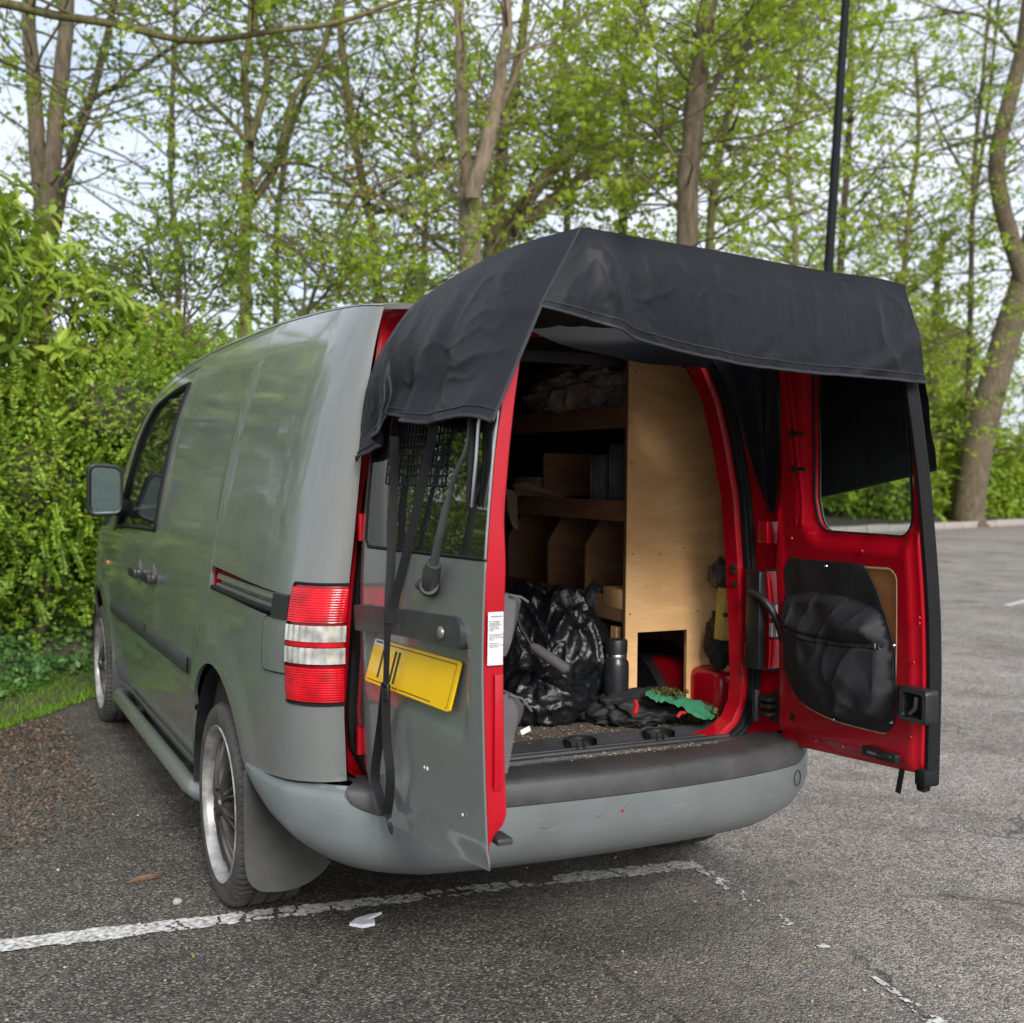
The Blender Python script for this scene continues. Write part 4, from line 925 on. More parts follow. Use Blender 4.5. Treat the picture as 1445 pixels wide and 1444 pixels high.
rs_o = shrink(resample(r_o, .02), .006)
rsh = panel('door_shell', shrink(rs_o, .007), rinner, 'red_paint', rd, (-1, 0, 0), .017, holes=[rh_out, rec_o], rim=.016, gap=0, rimout=False)
mb = MB(); q = shrink(rs_o, .007); mb.loft([[(rx(z)-.004, y, z) for y, z in rs_o], [(rx(z)-rth(y, z)+.006, y, z) for y, z in rs_o], [(rx(z)-rth(y, z)+.0015, a, b) for (y, z), (a, b) in zip(rs_o, shrink(rs_o, .002))], [rinner(a, b) for a, b in q]], True); mb.build('door_edge', 'red_paint', rd, sharp=60)
panel('window', rh_out, lambda y, z: (rx(z)-.012, y, z), 'glass_clear', rd, (-1, 0, 0), .06, rim=.003, gap=-.006)
mb = MB(); P = [(rx(z)-.0255, y, z) for y, z in rwx]; mb.tube(P+[P[0]], .0042, 6, False).build('window_seal', 'rubber', rd)
board = panel('plywood_board', shrink(resample(rec_o, .02), -.004), lambda y, z: (rx(z)-.046, y, z), 'plywood_door', rd, (-1, 0, 0), .05, rim=.01, gap=0)
mb = MB(); P = [(rx(z)-.0475, y, z) for y, z in shrink(resample(rec_o, .02), .004)]; mb.tube(P+[P[0]], .0045, 6, False).build('board_edge', 'ply_edge', board)
# ribs of the pressed inner frame, holes, clips
mb = MB()
for dy in (-.085, -.06): mb.tube([(rx(z)-rth(-.085, z)-.001, dy-.05*(z-1.25)*.55, z) for z in np.linspace(1.22, 1.70, 10)], .004, 6)
mb.build('pressed_rib', 'red_paint', rd)
for px, py in ((1117, 790), (1118, 1012)): mb = MB(); p = on_r(px, py, .0525); mb.box(p, (.004, .018, .022), Matrix.Rotation(.4, 3, 'X')); mb.build('grommet', 'black_plastic', rd, bevel=.0015)
for px, py in ((1118, 612), (1121, 662)):
    mb = MB(); p = on_r(px, py, .056); mb.tube([p, p+Vector((.0, -.05, .0))], .0055, 6); mb.box(p, (.012, .018, .018)); mb.build('clip', 'black_plastic', rd)
for px, py in ((1296, 872), (1296, 880), (1108, 870), (1108, 880), (1150, 1046), (1188, 1054), (1284, 1040), (1116, 760), (1215, 778), (1288, 935)):
    p = on_r(px, py, .0545); mb = MB(); lathe(mb, [(0, -.003), (.0042, -.0025), (.0055, .002)], p, 'x', 8); mb.build('bolt', 'red_paint', rd)
# overlap seal on the free edge
mb = MB(); rows = []
for z in np.linspace(.56, 1.745, 30):
    y = float(np.interp(z, [.57, 1.0, 1.5, 1.745], [-.530, -.540, -.532, -.522])); x = rx(z); rows.append([(x-.034, y+.004, z), (x-.034, y-.006, z), (x-.026, y-.011, z), (x-.004, y-.013, z), (x+.006, y-.008, z), (x+.006, y+.006, z)])
mb.loft(rows, True, True).build('overlap_seal', 'rubber', rd, sharp=50)
mb = MB(); mb.box((.672, -.528, .572), (.055, .04, .045)); mb.box((.668, -.52, .548), (.03, .03, .03)); mb.build('seal_end', 'rubber', rd, bevel=.008)
# inside pull handle
hm = MB(); c = on_r(1296, 995, .066); lo = rounded([(-.052, -.045), (.046, -.045), (.046, .045), (-.052, .045)], .013, 4)
rg = []
for w_, s in ((.0, 1.0), (-.036, 1.), (-.041, .94), (-.041, .72), (-.034, .66), (-.008, .6)): rg.append([(c.x+.016+w_*1.0, c.y+p[0]*s, c.z+p[1]*s) for p in lo])
hm.loft(rg, True); hm.add(rg[-1], [tuple(range(len(lo)))]); h = hm.build('pull_handle', 'black_plastic', rd, sharp=40)
mb = MB(); mb.loft([[(a[0]-.0008, a[1], a[2]) for a in r] for r in rg[2:4]], True); mb.build('handle_rim', 'dark_grey_plastic', h, sharp=40)
mb = MB(); mb.tube([(c.x-.026, c.y+.006, c.z-.022), (c.x-.024, c.y-.012, c.z-.004), (c.x-.026, c.y-.016, c.z+.024)], [.005, .006, .005], 8); mb.build('lever', 'dark_grey_plastic', h)
mb = MB(); mb.box((c.x+.012, c.y+.056, c.z), (.05, .03, .085)); mb.build('handle_housing', 'black_plastic', rd, bevel=.006)
mb = MB(); p = on_r(1243, 1065, .06); mb.box(p, (.022, .13, .026)); mb.box(p+Vector((-.012, .03, .0)), (.012, .05, .018)); mb.tube([p+Vector((-.012, -.05, .003)), p+Vector((-.016, .0, .006))], .007, 6); mb.build('bottom_latch', 'black_plastic', rd, bevel=.004)
mb = MB(); mb.box((on_r(1233, 1063, .076)), (.006, .05, .008)); mb.build('latch_plate', 'steel', rd, bevel=.001)
mb = MB(); a, b = on_r(1272, 1086, .04), on_r(1266, 1119, .04); d = Vector((0, .009, 0)); mb.add([a-d, a+d, b+d, b-d, a-d+Vector((.003, 0, 0)), a+d+Vector((.003, 0, 0)), b+d+Vector((.003, 0, 0)), b-d+Vector((.003, 0, 0))], [(0, 1, 2, 3), (7, 6, 5, 4), (0, 4, 5, 1), (2, 6, 7, 3), (1, 5, 6, 2), (0, 3, 7, 4)]); mb.build('pull_tape', 'webbing', rd, smooth=False)
mb = MB()
for z in (.63, .655, .675): mb.box((.635, .10, z), (.05, .07, .012)); 
mb.box((.655, .075, .65), (.02, .05, .09)); mb.tube([(.612, .125, .60), (.612, .125, .70)], .012, 8); mb.build('hinge', 'black_plastic', rd, bevel=.003)
mb = MB(); mb.box((.63, .10, 1.19), (.05, .05, .07)); mb.build('hinge', 'red_paint', rd, bevel=.006)
cn = MB(); p0 = Vector((.585, .135, 1.005)); p1 = Vector((.61, .07, .99)); p2 = Vector((.632, .045, .93)); p3 = Vector((.640, .035, .86)); path = []
for k in range(41):
    t = k/40; path.append((1-t)**3*p0+3*t*(1-t)**2*p1+3*t*t*(1-t)*p2+t**3*p3)
cn.tube(path, [.0105+.0018*(k % 2) for k in range(41)], 10); cn.build('cable_conduit', 'black_plastic', rd, sharp=60)

# ================================================================== BLACK COVER OVER THE OPEN DOORS
mat('hem_fabric', (.024, .025, .029), .5, var=.2, vscale=60)
cov = empty('door_cover', (0, -.3, 1.8), 'black fabric cover draped over both open rear doors and the roof edge', 'cover')
def crv(pts, t):
    """smooth curve through pts at t 0..1 (by index)"""
    n = len(pts)-1; f = min(max(t, 0), 1)*n; i = min(int(f), n-1); u = f-i
    P = [np.array(pts[min(max(j, 0), n)], float) for j in (i-1, i, i+1, i+2)]
    return .5*((2*P[1])+(-P[0]+P[2])*u+(2*P[0]-5*P[1]+4*P[2]-P[3])*u*u+(-P[0]+3*P[1]-3*P[2]+P[3])*u**3)
EDGE = [(-.645, .115, 1.60), (-.632, .05, 1.70), (-.618, -.05, 1.765), (-.605, -.16, 1.797), (-.592, -.31, 1.822), (-.562, -.54, 1.850), (-.492, -.715, 1.868)]
HEM = [(-.690, .112, 1.392), (-.703, .04, 1.402), (-.716, -.06, 1.418), (-.724, -.16, 1.437), (-.738, -.215, 1.455), (-.715, -.19, 1.497), (-.722, -.29, 1.487), (-.736, -.37, 1.478), (-.722, -.46, 1.470), (-.728, -.55, 1.474), (-.722, -.66, 1.480), (-.704, -.748, 1.466)]
TOPF = [(-.492, -.715, 1.868), (-.337, -.688, 1.866), (-.132, -.652, 1.865), (.06, -.622, 1.86), (.253, -.598, 1.855), (.42, -.574, 1.857), (.528, -.562, 1.848)]
HEMF = [(-.598, -.742, 1.697), (-.474, -.728, 1.675), (-.34, -.708, 1.648), (-.135, -.672, 1.623), (.042, -.64, 1.611), (.329, -.597, 1.607), (.600, -.562, 1.606)]
def wrinkle(x, y, z, a):
    n = fbm(x*3.1+5, y*3.1, z*3.1, 3)*.6; r = 1-abs(noise.noise(Vector((x*5+1.7, y*5, z*5+n))))*2.2
    r2 = 1-abs(noise.noise(Vector((x*11+9.7, y*11, z*11+n*2))))*2.5
    return a*(.6*n+.40*max(0, r)**3+.22*max(0, r2)**4+.10*fbm(x*14, y*14, z*14, 2)+.08*max(0, 1-abs(noise.noise(Vector((x*21+z*6+3, y*21-z*5, z*17+n*3))))*3.2)**3-.05*max(0, 1-abs(noise.noise(Vector((x*16-z*8, y*16+z*9, z*15+n*2+8))))*3)**3)
def cloth(name, f, nu, nv, nrm, amp, pin):
    rows = []
    for i in range(nu+1):
        row = []
        for j in range(nv+1):
            u, v = i/nu, j/nv; p = f(u, v); w_ = pin(u, v); p = p+np.array(nrm(u, v))*wrinkle(*p, amp)*w_; row.append(tuple(p))
        rows.append(row)
    return MB().loft(rows).build(name, 'fabric_black', cov, sharp=75, recalc=False), rows
def fold(d, w_): return math.exp(-(d/w_)**2)
def f_left(u, v):
    p = f_left0(u, v)
    if u > .55:
        q1, q2, q3 = np.array(TOPF[0]), np.array(HEMF[0]), np.array(HEM[-1]); t = v*.41 if v < 0 else v
        g = q1+(q2-q1)*(v/.42) if v < .42 else q2+(q3-q2)*((v-.42)/.58)
        p = p+(g-f_left0(1., v))*sm(.55, 1., u)**2
    return p
def f_left0(u, v):
    a = crv(EDGE, u); b = crv(HEM, u); 
    p = a+(b-a)*v
    # rounded shoulder over the door top, then hanging straight
    sh_ = math.sin(math.pi*min(1, v*1.25))*.034*(1-.5*u)*sm(-.1, .25, u); p = p+np.array([-sh_, 0, sh_*.45])
    d = .010*math.sin(u*17+1.2*v+.5)*v*(1-.3*u)*sm(0, .25, u)
    d += .016*fold((u-.62)-.14*(1-v), .03)*v-.014*fold((u-.70)-.11*(1-v), .035)*v
    d += .014*fold((u-.36)+.05*v, .04)*v-.012*fold((u-.28)+.05*v, .03)*v
    d -= .016*fold(u-.55, .05)*fold(v-1.0, .35)
    return p+np.array([-d, 0, 0])
flap, rl = cloth('side_flap', f_left, 150, 92, lambda u, v: (-.95, -.1, .25), .0125, lambda u, v: min(1, 7*(1-u))*min(1, 5*v))
def f_front(u, v):
    a = crv(TOPF, u); b = crv(HEMF, u); p = a+(b-a)*v
    bow = .012*math.sin(math.pi*v)
    d = bow+.026*fold((u-.045)-.20*v, .028+.02*v)*(1-.35*v)*(1-math.exp(-v*5)) - .014*fold((u-.13)-.18*v, .05)*(1-v*.5)
    d += .010*fold((u-.80)-.12*(v-.5), .07)*v+.012*fold((u-.93)+.3*(v-.7), .03)*fold(v-.8, .4)-.008*fold((u-.72)-.1*v, .05)
    d += .008*math.sin(u*9+.6)*v
    q = p+np.array([.0, -d*min(1, 8*u)*min(1, 4*v), .0])
    return q
ff_, rf_ = cloth('front_flap', f_front, 200, 52, lambda u, v: (0, -1, .1), .0135, lambda u, v: min(1, 8*u)*min(1, v*4))
def f_top(u, v):
    l = crv(EDGE, .18+.82*u); r = np.array([.600-.072*u, .03-.592*u, 1.795+.053*u]) ; p = l+(r-l)*v
    fr = crv(TOPF, v); lin = TOPF[0]+(np.array(TOPF[-1])-np.array(TOPF[0]))*v; p = p+(fr-lin)*u**3
    p = p+np.array([0, 0, (.02*(1-u)-.02*u)*math.sin(math.pi*v)])
    return p
cloth('top_sheet', f_top, 36, 50, lambda u, v: (0, 0, 1), .014, lambda u, v: min(1, 6*(1-u))*min(1, 8*v)*min(1, 8*(1-v)))
def f_right(u, v):
    a = np.array([.600-.072*u, .14-.702*u, 1.785+.063*u]); b = np.array([.722-.012*u, .14-.645*u, 1.27+.115*u]); p = a+(b-a)*v
    s = .03*math.sin(math.pi*min(1, v*1.2))*(1-.8*u); return p+np.array([s+.006*math.sin(u*14)*v*(1-u), 0, s*.3])
flr, rr_ = cloth('side_flap', f_right, 40, 26, lambda u, v: (1, 0, .2), .012, lambda u, v: 1)
mb = MB(); mb.loft([[(-.64, .115, 1.60), (-.722, .112, 1.385)], [(-.60, .16, 1.62), (-.70, .165, 1.36)]]); mb.build('rear_tuck', 'fabric_black', cov)
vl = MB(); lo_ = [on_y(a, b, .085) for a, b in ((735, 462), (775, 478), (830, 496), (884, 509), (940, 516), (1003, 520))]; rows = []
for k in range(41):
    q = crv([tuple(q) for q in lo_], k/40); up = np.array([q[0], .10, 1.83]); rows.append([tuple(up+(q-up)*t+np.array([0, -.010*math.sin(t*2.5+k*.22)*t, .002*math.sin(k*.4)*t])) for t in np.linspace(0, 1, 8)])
vl.loft(rows).build('underside_shade_strip', 'fabric_shaded', cov)  # dark strip hides the red header; underside shade is put into its colour
tk = MB(); a_ = [on_y(a, b, y) for a, b, y in ((1002, 505, .17), (1020, 535, .165), (1036, 575, .155), (1052, 625, .14), (1066, 672, .125), (1080, 712, .11))]; b_ = [on_y(a, b, y) for a, b, y in ((1096, 500, .03), (1097, 540, .04), (1097, 590, .045), (1097, 640, .05), (1096, 690, .06), (1092, 726, .08))]
rows = []
for k in range(31):
    a = crv([tuple(q) for q in a_], k/30); b = crv([tuple(q) for q in b_], k/30); rows.append([tuple(a+(b-a)*t+np.array([0, .02*math.sin(t*7+k*.12)*math.sin(math.pi*t), 0])) for t in np.linspace(0, 1, 14)])
tk.loft(rows).build('corner_tuck', 'fabric_black', cov)
def hemline(pts, par, r=.0038, name='hem'):
    MB().tube(pts, r, 6).build(name, 'hem_fabric', par)
hemline([Vector(r[-1])+Vector((-.002, 0, 0)) for r in rl], flap); hemline([Vector(p)+Vector((0, -.003, 0)) for p in rl[-1][39:]], flap)
hemline([Vector(r[-1])+Vector((0, -.002, 0)) for r in rf_], ff_); hemline([Vector(r[-5])+Vector((0, -.001, 0)) for r in rf_], ff_, .0016, 'stitch_line')
hemline([Vector(p)+Vector((-.002, -.003, 0)) for p in rl[-1][:40]], flap, .0024, 'seam'); hemline([Vector(r[-1]) for r in rr_], flr)
hemline([Vector(r[-6])+Vector((-.0015, 0, 0)) for r in rl], flap, .0014, 'stitch_line')
mb = MB(); p = on_l(613, 586, .045); mb.box(p, (.003, .03, .02)); mb.tube([p+Vector((-.003, .012, -.008)), p+Vector((-.003, -.012, .008))], .002, 5); mb.tube([p+Vector((-.003, -.012, -.008)), p+Vector((-.003, .012, .008))], .002, 5); mb.build('strap_anchor', 'hem_fabric', flap)
def ribbon(pts, w_, wd=(.70, -.71, 0), name='strap', par=None, tw=None):
    mbx = MB(); rows = []; pts = [Vector(p) for p in pts]; k = len(pts)
    for i, p in enumerate(pts):
        t = (pts[min(i+1, k-1)]-pts[max(i-1, 0)]).normalized(); a = tw[i] if tw else 0.; b = Matrix.Rotation(a, 3, 'Z') @ Vector(wd); b = (b-t*b.dot(t)).normalized(); n2 = b.cross(t).normalized()
        ww = w_/2; rows.append([p+b*ww+n2*.0009, p+b*ww-n2*.0009, p-b*ww-n2*.0009, p-b*ww+n2*.0009])
    mbx.loft(rows, True, True); return mbx.build(name, 'webbing', par, sharp=30)
def dense(pts, n=24): return [Vector(crv([tuple(p) for p in pts], k/n)) for k in range(n+1)]
strap = ribbon(dense([on_l(613, 596, .032), on_l(600, 660, .020), on_l(576, 770, .018), on_l(556, 850, .024), on_l(551, 880, .03)]), .022, par=cov)
ribbon(dense([on_l(556, 616, .036), on_l(555, 700, .016), on_l(551, 800, .02), on_l(548, 850, .030), on_l(546, 900, .034), on_l(544, 970, .034)]), .021, par=cov, tw=[.5*math.sin(k/24*5) for k in range(25)])
ribbon(dense([on_l(544, 965, .033), on_l(538, 1020, .022), on_l(529, 1090, .024), on_l(534, 1120, .022), on_l(545, 1150, .022)]), .023, par=cov, tw=[.25]*25)
ribbon(dense([on_l(544, 972, .036), on_l(545, 1040, .034), on_l(550, 1090, .034), on_l(549, 1125, .030), on_l(545, 1152, .025)]), .023, par=cov)
mb = MB(); c = on_l(543, 975, .038)
for dz in (-.016, 0, .016): mb.box(c+Vector((0, 0, dz)), (.006, .040, .0045 if dz else .012))
for dy in (-.018, .018): mb.box(c+Vector((0, dy, 0)), (.006, .005, .036))
mb.build('buckle', 'black_plastic', strap, bevel=.0012)
mb = MB(); c = on_l(546, 1150, .026); mb.box(c, (.012, .026, .010)); mb.tube([c, c+Vector((0, -.006, -.018)), c+Vector((0, -.020, -.034)), c+Vector((0, -.032, -.036)), c+Vector((0, -.034, -.024)), c+Vector((0, -.022, -.014))], .0035, 6); mb.build('snap_hook', 'black_plastic', strap)

# ================================================================== POUCHES ON THE DOORS
dp = empty('door_pouch', (.62, -.24, .67), 'black fabric tool pouch with a zip screwed to the open red door', 'pouch')
sheet_o = [(.012, 1.085), (-.015, 1.118), (-.335, 1.124), (-.375, 1.06), (-.415, .98), (-.440, .90), (-.438, .70), (-.41, .666), (-.20, .660), (-.055, .684), (.010, .745)]
sheet_o = rounded(sheet_o, [.02, .02, .02, .05, .05, .05, .03, .03, .08, .05, .05])
def r_off(y, z, o): return (rx(z)-.052-o, y, z)
panel('backing_sheet', sheet_o, lambda y, z: r_off(y, z, .003+.004*fbm(y*9, z*9, 1, 3)+.006*max(0, sm(.9, 1.1, z))*max(0, math.sin(y*18))), 'bag_fabric', dp, (-1, 0, 0), .018, rim=.002, gap=0)
pk = rounded([(.014, 1.000), (-.10, 1.028), (-.25, 1.030), (-.40, 1.005), (-.432, .90), (-.432, .745), (-.385, .685), (-.25, .668), (-.10, .674), (-.025, .705), (.016, .80)], [.02, .03, .05, .04, .03, .04, .05, .06, .06, .05, .04])
pkr = np.array(resample(pk, .004))
def pocket(y, z):
    d = float(np.min(np.hypot(pkr[:, 0]-y, pkr[:, 1]-z))); e = sm(-.002, .034, d)**.8
    sag = .040+.024*sm(1.0, .82, z)
    o = .003+sag*e*(.55+.45*sm(.0, .15, d))
    n = fbm(y*6, z*5, 3.3, 3); r = 1-abs(noise.noise(Vector((y*9+.6*n, z*6+y*4, 7.1))))*2; r3 = 1-abs(noise.noise(Vector((y*15+n, z*9-y*5, 2.1))))*2.2
    o += e*(.014*n+.007*max(0, r)**3+.024*fold(z-.950-.10*(y+.35), .03)*sm(-.18, -.30, y)+.012*fold(y+.30+.5*(z-.78), .03)*sm(.86, .78, z))
    o -= e*.014*fold(z-(.898+.10*(y+.22)**2*3), .010)            # the zip lies in a valley
    o += e*.016*fold(z-(.935+.02*math.sin(y*10)), .03)
    return r_off(y, z, o)
panel('pocket', pk, pocket, 'bag_fabric', dp, (-1, 0, 0), .0085, rim=.003, gap=0)
mb = MB(); zl = [Vector(pocket(y, .898+.10*(y+.22)**2*3))+Vector((-.004, 0, 0)) for y in np.linspace(-.005, -.415, 60)]; mb.tube(zl, .006, 6, flat=.5); zz = mb.build('zip_tape', 'webbing', dp)
mb = MB()
for i in range(1, 59):
    p = zl[i]+Vector((-.005, 0, 0)); mb.box(p, (.003, .003, .011))
mb.build('zip_teeth', 'dark_grey_plastic', zz, smooth=False)
mb = MB(); p = zl[-3]; mb.box(p+Vector((-.008, 0, 0)), (.008, .012, .014)); mb.box(p+Vector((-.008, -.012, -.006)), (.003, .022, .007)); mb.build('zip_pull', 'steel', zz, bevel=.001)
for px, py in ((1165, 799), (1260, 911), (1175, 1015), (1257, 1019)):
    p = on_r(px, py, .062); mb = MB(); lathe(mb, [(0, -.004), (.0045, -.003), (.006, .001)], p, 'x', 10); mb.build('stud', 'chrome', dp)
# grey pouches hanging on the inside of the left door: only their bulges show past the red edge
gp_ = empty('storage_pouch', (-.60, -.4, .75), 'grey fabric pouch hanging behind the red edge of the left door', 'pouch')
def hang(pts, name, ybase):
    prof = [on_y(px, py, -.66) for px, py in pts]; prof = [tuple(crv([tuple(p) for p in prof], k/28)) for k in range(29)]; rows = []
    for k in range(25):
        t = k/24; y = -.665+.55*t; s = min(1., 6*t+.5, 6*(1-t)+.1)
        row = []
        for p in prof:
            xb = -lx(p[2])+lth(p[2])+.002; w_ = max(.004, (p[0]-xb))*s*(1+.10*fbm(t*5, p[2]*6, 2., 2)); row.append((xb+w_+.012*max(0, t)*math.sin(t*3), y+.012*fbm(p[2]*8, t*3, 5, 2)*(1 if k else .4), p[2]))
        rows.append(row)
    mbx = MB().loft(rows); mbx.loft([rows[0], [(-lx(p[2])+lth(p[2]), p[1]+.0, p[2]) for p in rows[0]]])
    return mbx.build(name, 'bag_grey', gp_)
p1_ = hang([(718, 838), (735, 842), (745, 849), (744, 860), (739, 885), (732, 905), (724, 918), (718, 925)], 'pocket', 0)
p2_ = hang([(719, 978), (736, 984), (746, 994), (751, 1005), (749, 1018), (742, 1035), (733, 1058), (726, 1075), (720, 1090)], 'pocket', 0)
mat('hem_grey', (.11, .105, .11), .6, var=.1)
mb = MB(); mb.tube([on_y(a, b, -.672) for a, b in ((719, 840), (735, 843), (745, 850))], .0025, 6); mb.tube([on_y(a, b, -.672) for a, b in ((719, 981), (736, 986), (750, 1004))], .0025, 6); mb.build('binding', 'hem_grey', gp_)
mb = MB(); mb.box(on_y(741, 1031, -.675), (.022, .002, .010), Matrix.Rotation(-.35, 3, 'Y')); mb.build('care_tag', 'sticker', p2_, smooth=False)

# ================================================================== SHELVING AND WHAT IS IN THE VAN
sh_u = empty('shelving_unit', (.58, 1.3, .55), 'plywood shelving unit with a pale end panel along the right side inside the van', 'shelving')
SX = .374
endp = [(SX, .556), (SX, 1.745), (.52, 1.75), (.60, 1.72), (.68, 1.60), (.745, 1.35), (.79, 1.05), (.80, .712), (.672, .712), (.672, .60), (.668, .572), (.619, .572), (.617, .838), (.421, .838), (.421, .560)]
panel('end_panel', endp, lambda x, z: (x, .515, z), 'plywood', sh_u, (0, -1, 0), .06, rim=.015, gap=0)
mb = MB(); mb.box((SX-.001, .5225, 1.15), (.003, .0145, 1.188)); mb.build('panel_edge', 'plywood_dark', sh_u, smooth=False)
mb = MB()
for z0, z1, nm in ((1.519, 1.590, 0), (1.206, 1.276, 0), (.871, .953, 0)):
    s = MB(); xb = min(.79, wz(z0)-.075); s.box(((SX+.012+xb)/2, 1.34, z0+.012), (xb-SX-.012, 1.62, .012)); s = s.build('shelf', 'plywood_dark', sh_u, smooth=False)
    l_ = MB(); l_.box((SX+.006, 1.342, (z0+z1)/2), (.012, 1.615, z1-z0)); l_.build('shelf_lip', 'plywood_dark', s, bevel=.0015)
for y in (.82, 1.105, 1.45, 1.8):
    d = MB(); pts = [(SX+.014, .886), (SX+.014, 1.11), (SX+.075, 1.204), (.78, 1.204), (.79, .886)]; n = len(pts)
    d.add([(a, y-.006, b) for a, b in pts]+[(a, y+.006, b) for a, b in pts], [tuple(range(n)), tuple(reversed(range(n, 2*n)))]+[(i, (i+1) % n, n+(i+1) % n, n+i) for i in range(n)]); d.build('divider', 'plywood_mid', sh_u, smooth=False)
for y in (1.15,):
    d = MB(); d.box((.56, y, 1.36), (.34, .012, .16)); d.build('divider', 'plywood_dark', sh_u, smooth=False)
d = MB(); d.box((SX+.014, .60, .70), (.02, .035, .30)); d.build('leg', 'plywood', sh_u, smooth=False)
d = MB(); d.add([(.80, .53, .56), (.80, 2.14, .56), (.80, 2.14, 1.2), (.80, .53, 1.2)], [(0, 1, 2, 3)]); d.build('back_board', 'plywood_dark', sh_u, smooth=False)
for x, z in ((.40, 1.10), (.505, 1.098), (.60, 1.115), (.40, 1.70), (.39, .90), (.66, .90), (.60, 1.45), (.39, 1.40)):
    s = MB(); lathe(s, [(0, -.0012), (.0032, -.0012), (.0042, .0004)], (x, .515, z), 'y', 8); s.build('screw', 'steel_painted', sh_u)
bx = MB(); q = Vector((.44, .60, .935)); bx.box(q+Vector((0, 0, -.02)), (.125, .13, .012)); bx.box(q+Vector((-.062, 0, .012)), (.010, .13, .065)); bx.box(q+Vector((0, -.062, .012)), (.125, .01, .065)); bx.box(q+Vector((0, .062, .012)), (.125, .01, .065))
tag(bx.build('wooden_tray', 'plywood', None, bevel=.001), 'small plywood tray on the lowest shelf, beside the pale end panel', 'tray')
def crumple(name, c, r, m, label, cat, seed, amp=.22, fq=3.2, sub=5, floor=None, shape=None, ridge=.16, group=None):
    bm = bmesh.new(); bmesh.ops.create_icosphere(bm, subdivisions=sub, radius=1.); V = []
    for v in bm.verts:
        p = v.co.copy(); s = Vector((seed*3.1, seed*1.7, seed))
        n = fbm(*(p*fq*.5+s), 2); n2 = 0.
        d, _ = noise.voronoi(p*fq+s+Vector((n, n, n))*.6); cell = (d[1]-d[0])
        rg_ = 1-abs(noise.noise(Vector((p.x, p.y, p.z*.6))*fq*.9+s*2+Vector((n*.5,)*3)))*2; r2_ = 1-abs(noise.noise(Vector((p.x, p.y, p.z*.7))*fq*2.1+s+Vector((n*.9,)*3)))*2.2
        k = 1+amp*n+ridge*.35*(.5-cell)+ridge*.55*max(0, rg_)**2+ridge*.22*max(0, r2_)**3
        q = Vector((p.x*r[0], p.y*r[1], p.z*r[2]))*k
        if shape: q = shape(p, q)
        q += Vector(c)
        if floor is not None and q.z < floor: q.z = floor+.002*noise.noise(q*20)
        v.co = q
    me = bpy.data.meshes.new(name); bm.to_mesh(me); bm.free(); me.shade_smooth(); me.materials.append(MAT[m]); o = link(name, me)
    return tag(o, label, cat, group)
def bagshape(p, q):
    t = max(0, p.z); s = 1-.38*t**1.6; return Vector((q.x*s, q.y*s, q.z*(1+.12*t)))
def on_d(px, py, depth): return Vector(at(px, py, depth))
b1 = Vector(on_y(797, 950, .68))
crumple('rubbish_bag', (b1.x, b1.y, .735), (.150, .16, .205), 'bin_bag', 'glossy black rubbish bag with a pointed top, standing beside the flask', 'bag', 3., .13, 1.9, 6, .555, bagshape, .26)
b2 = Vector(on_y(752, 930, .78))
crumple('rubbish_bag', (b2.x-.02, b2.y, .735), (.15, .18, .21), 'bin_bag', 'slumped black rubbish bag behind the grip handle, partly hidden by the door', 'bag', 8., .13, 1.9, 6, .555, bagshape, .26)
crumple('rubbish_bag', (b1.x-.125, b1.y-.10, .625), (.13, .10, .10), 'bin_bag', 'low flattened black bag lying on the van floor in front of the others', 'bag', 5., .15, 2.4, 5, .555, None, .34)
f0 = Vector(onz(868, 1017, .556)); fl = empty('flask', tuple(f0), 'dark metal drinking flask standing on the van floor by the plywood', 'flask')
mb = MB(); lathe(mb, [(0, 0), (.038, 0), (.042, .005), (.042, .185), (.040, .196), (.034, .205), (.034, .212)], f0, 'z', 32); mb.build('flask_body', 'flask', fl)
mb = MB(); lathe(mb, [(.0345, .207), (.0352, .209), (.0352, .219), (.034, .221)], f0, 'z', 32); mb.build('neck_ring', 'steel', fl)
mb = MB(); lathe(mb, [(.033, .221), (.036, .223), (.037, .262), (.034, .268), (0, .268)], f0, 'z', 32); mb.build('lid', 'black_plastic', fl, sharp=50)
g0, g1 = Vector(on_y(757, 916, .44)), Vector(on_y(800, 946, .36)); gh = empty('grip_handle', tuple(g0), 'grey foam tool grip with a round end cap, poking out of the black bags', 'tool handle')
mb = MB(); ax = (g1-g0).normalized(); mb.tube([g0-ax*.02, g0, g0+(g1-g0)*.5, g1], [.010, .0165, .0175, .018], 16); mb.build('grip', 'bag_grey', gh); mb = MB(); mb.tube([g1, g1+ax*.006], [.019, .016], 16); mb.tube([g1+ax*.006, g1+ax*.009], .006, 8); mb.build('end_cap', 'dark_grey_plastic', gh)
mb = MB(); mb.tube([g0-ax*.02, g0-ax*.06+Vector((0, 0, .03)), g0-ax*.10+Vector((0, 0, .09))], .008, 8); mb.build('shaft', 'black_plastic', gh)
j0 = Vector(onz(930, 1005, .60))
crumple('work_jacket', (j0.x-.03, j0.y+.10, .592), (.15, .11, .055), 'black_cloth', 'crumpled black jacket with red trim heaped on the van floor under the plywood', 'jacket', 6., .2, 2.8, 5, .556, None, .35)
wj = bpy.data.objects['work_jacket']
mb = MB(); mb.tube([on_y(895, 1008, .27), on_y(898, 998, .29), on_y(896, 990, .31)], .008, 6); mb.build('red_piping', 'red_trim', wj); mb = MB(); mb.tube([on_y(955, 1012, .26), on_y(960, 1006, .26), on_y(966, 1006, .27)], .006, 6); mb.build('red_piping', 'red_trim', wj)
gcl = MB(); rows = []
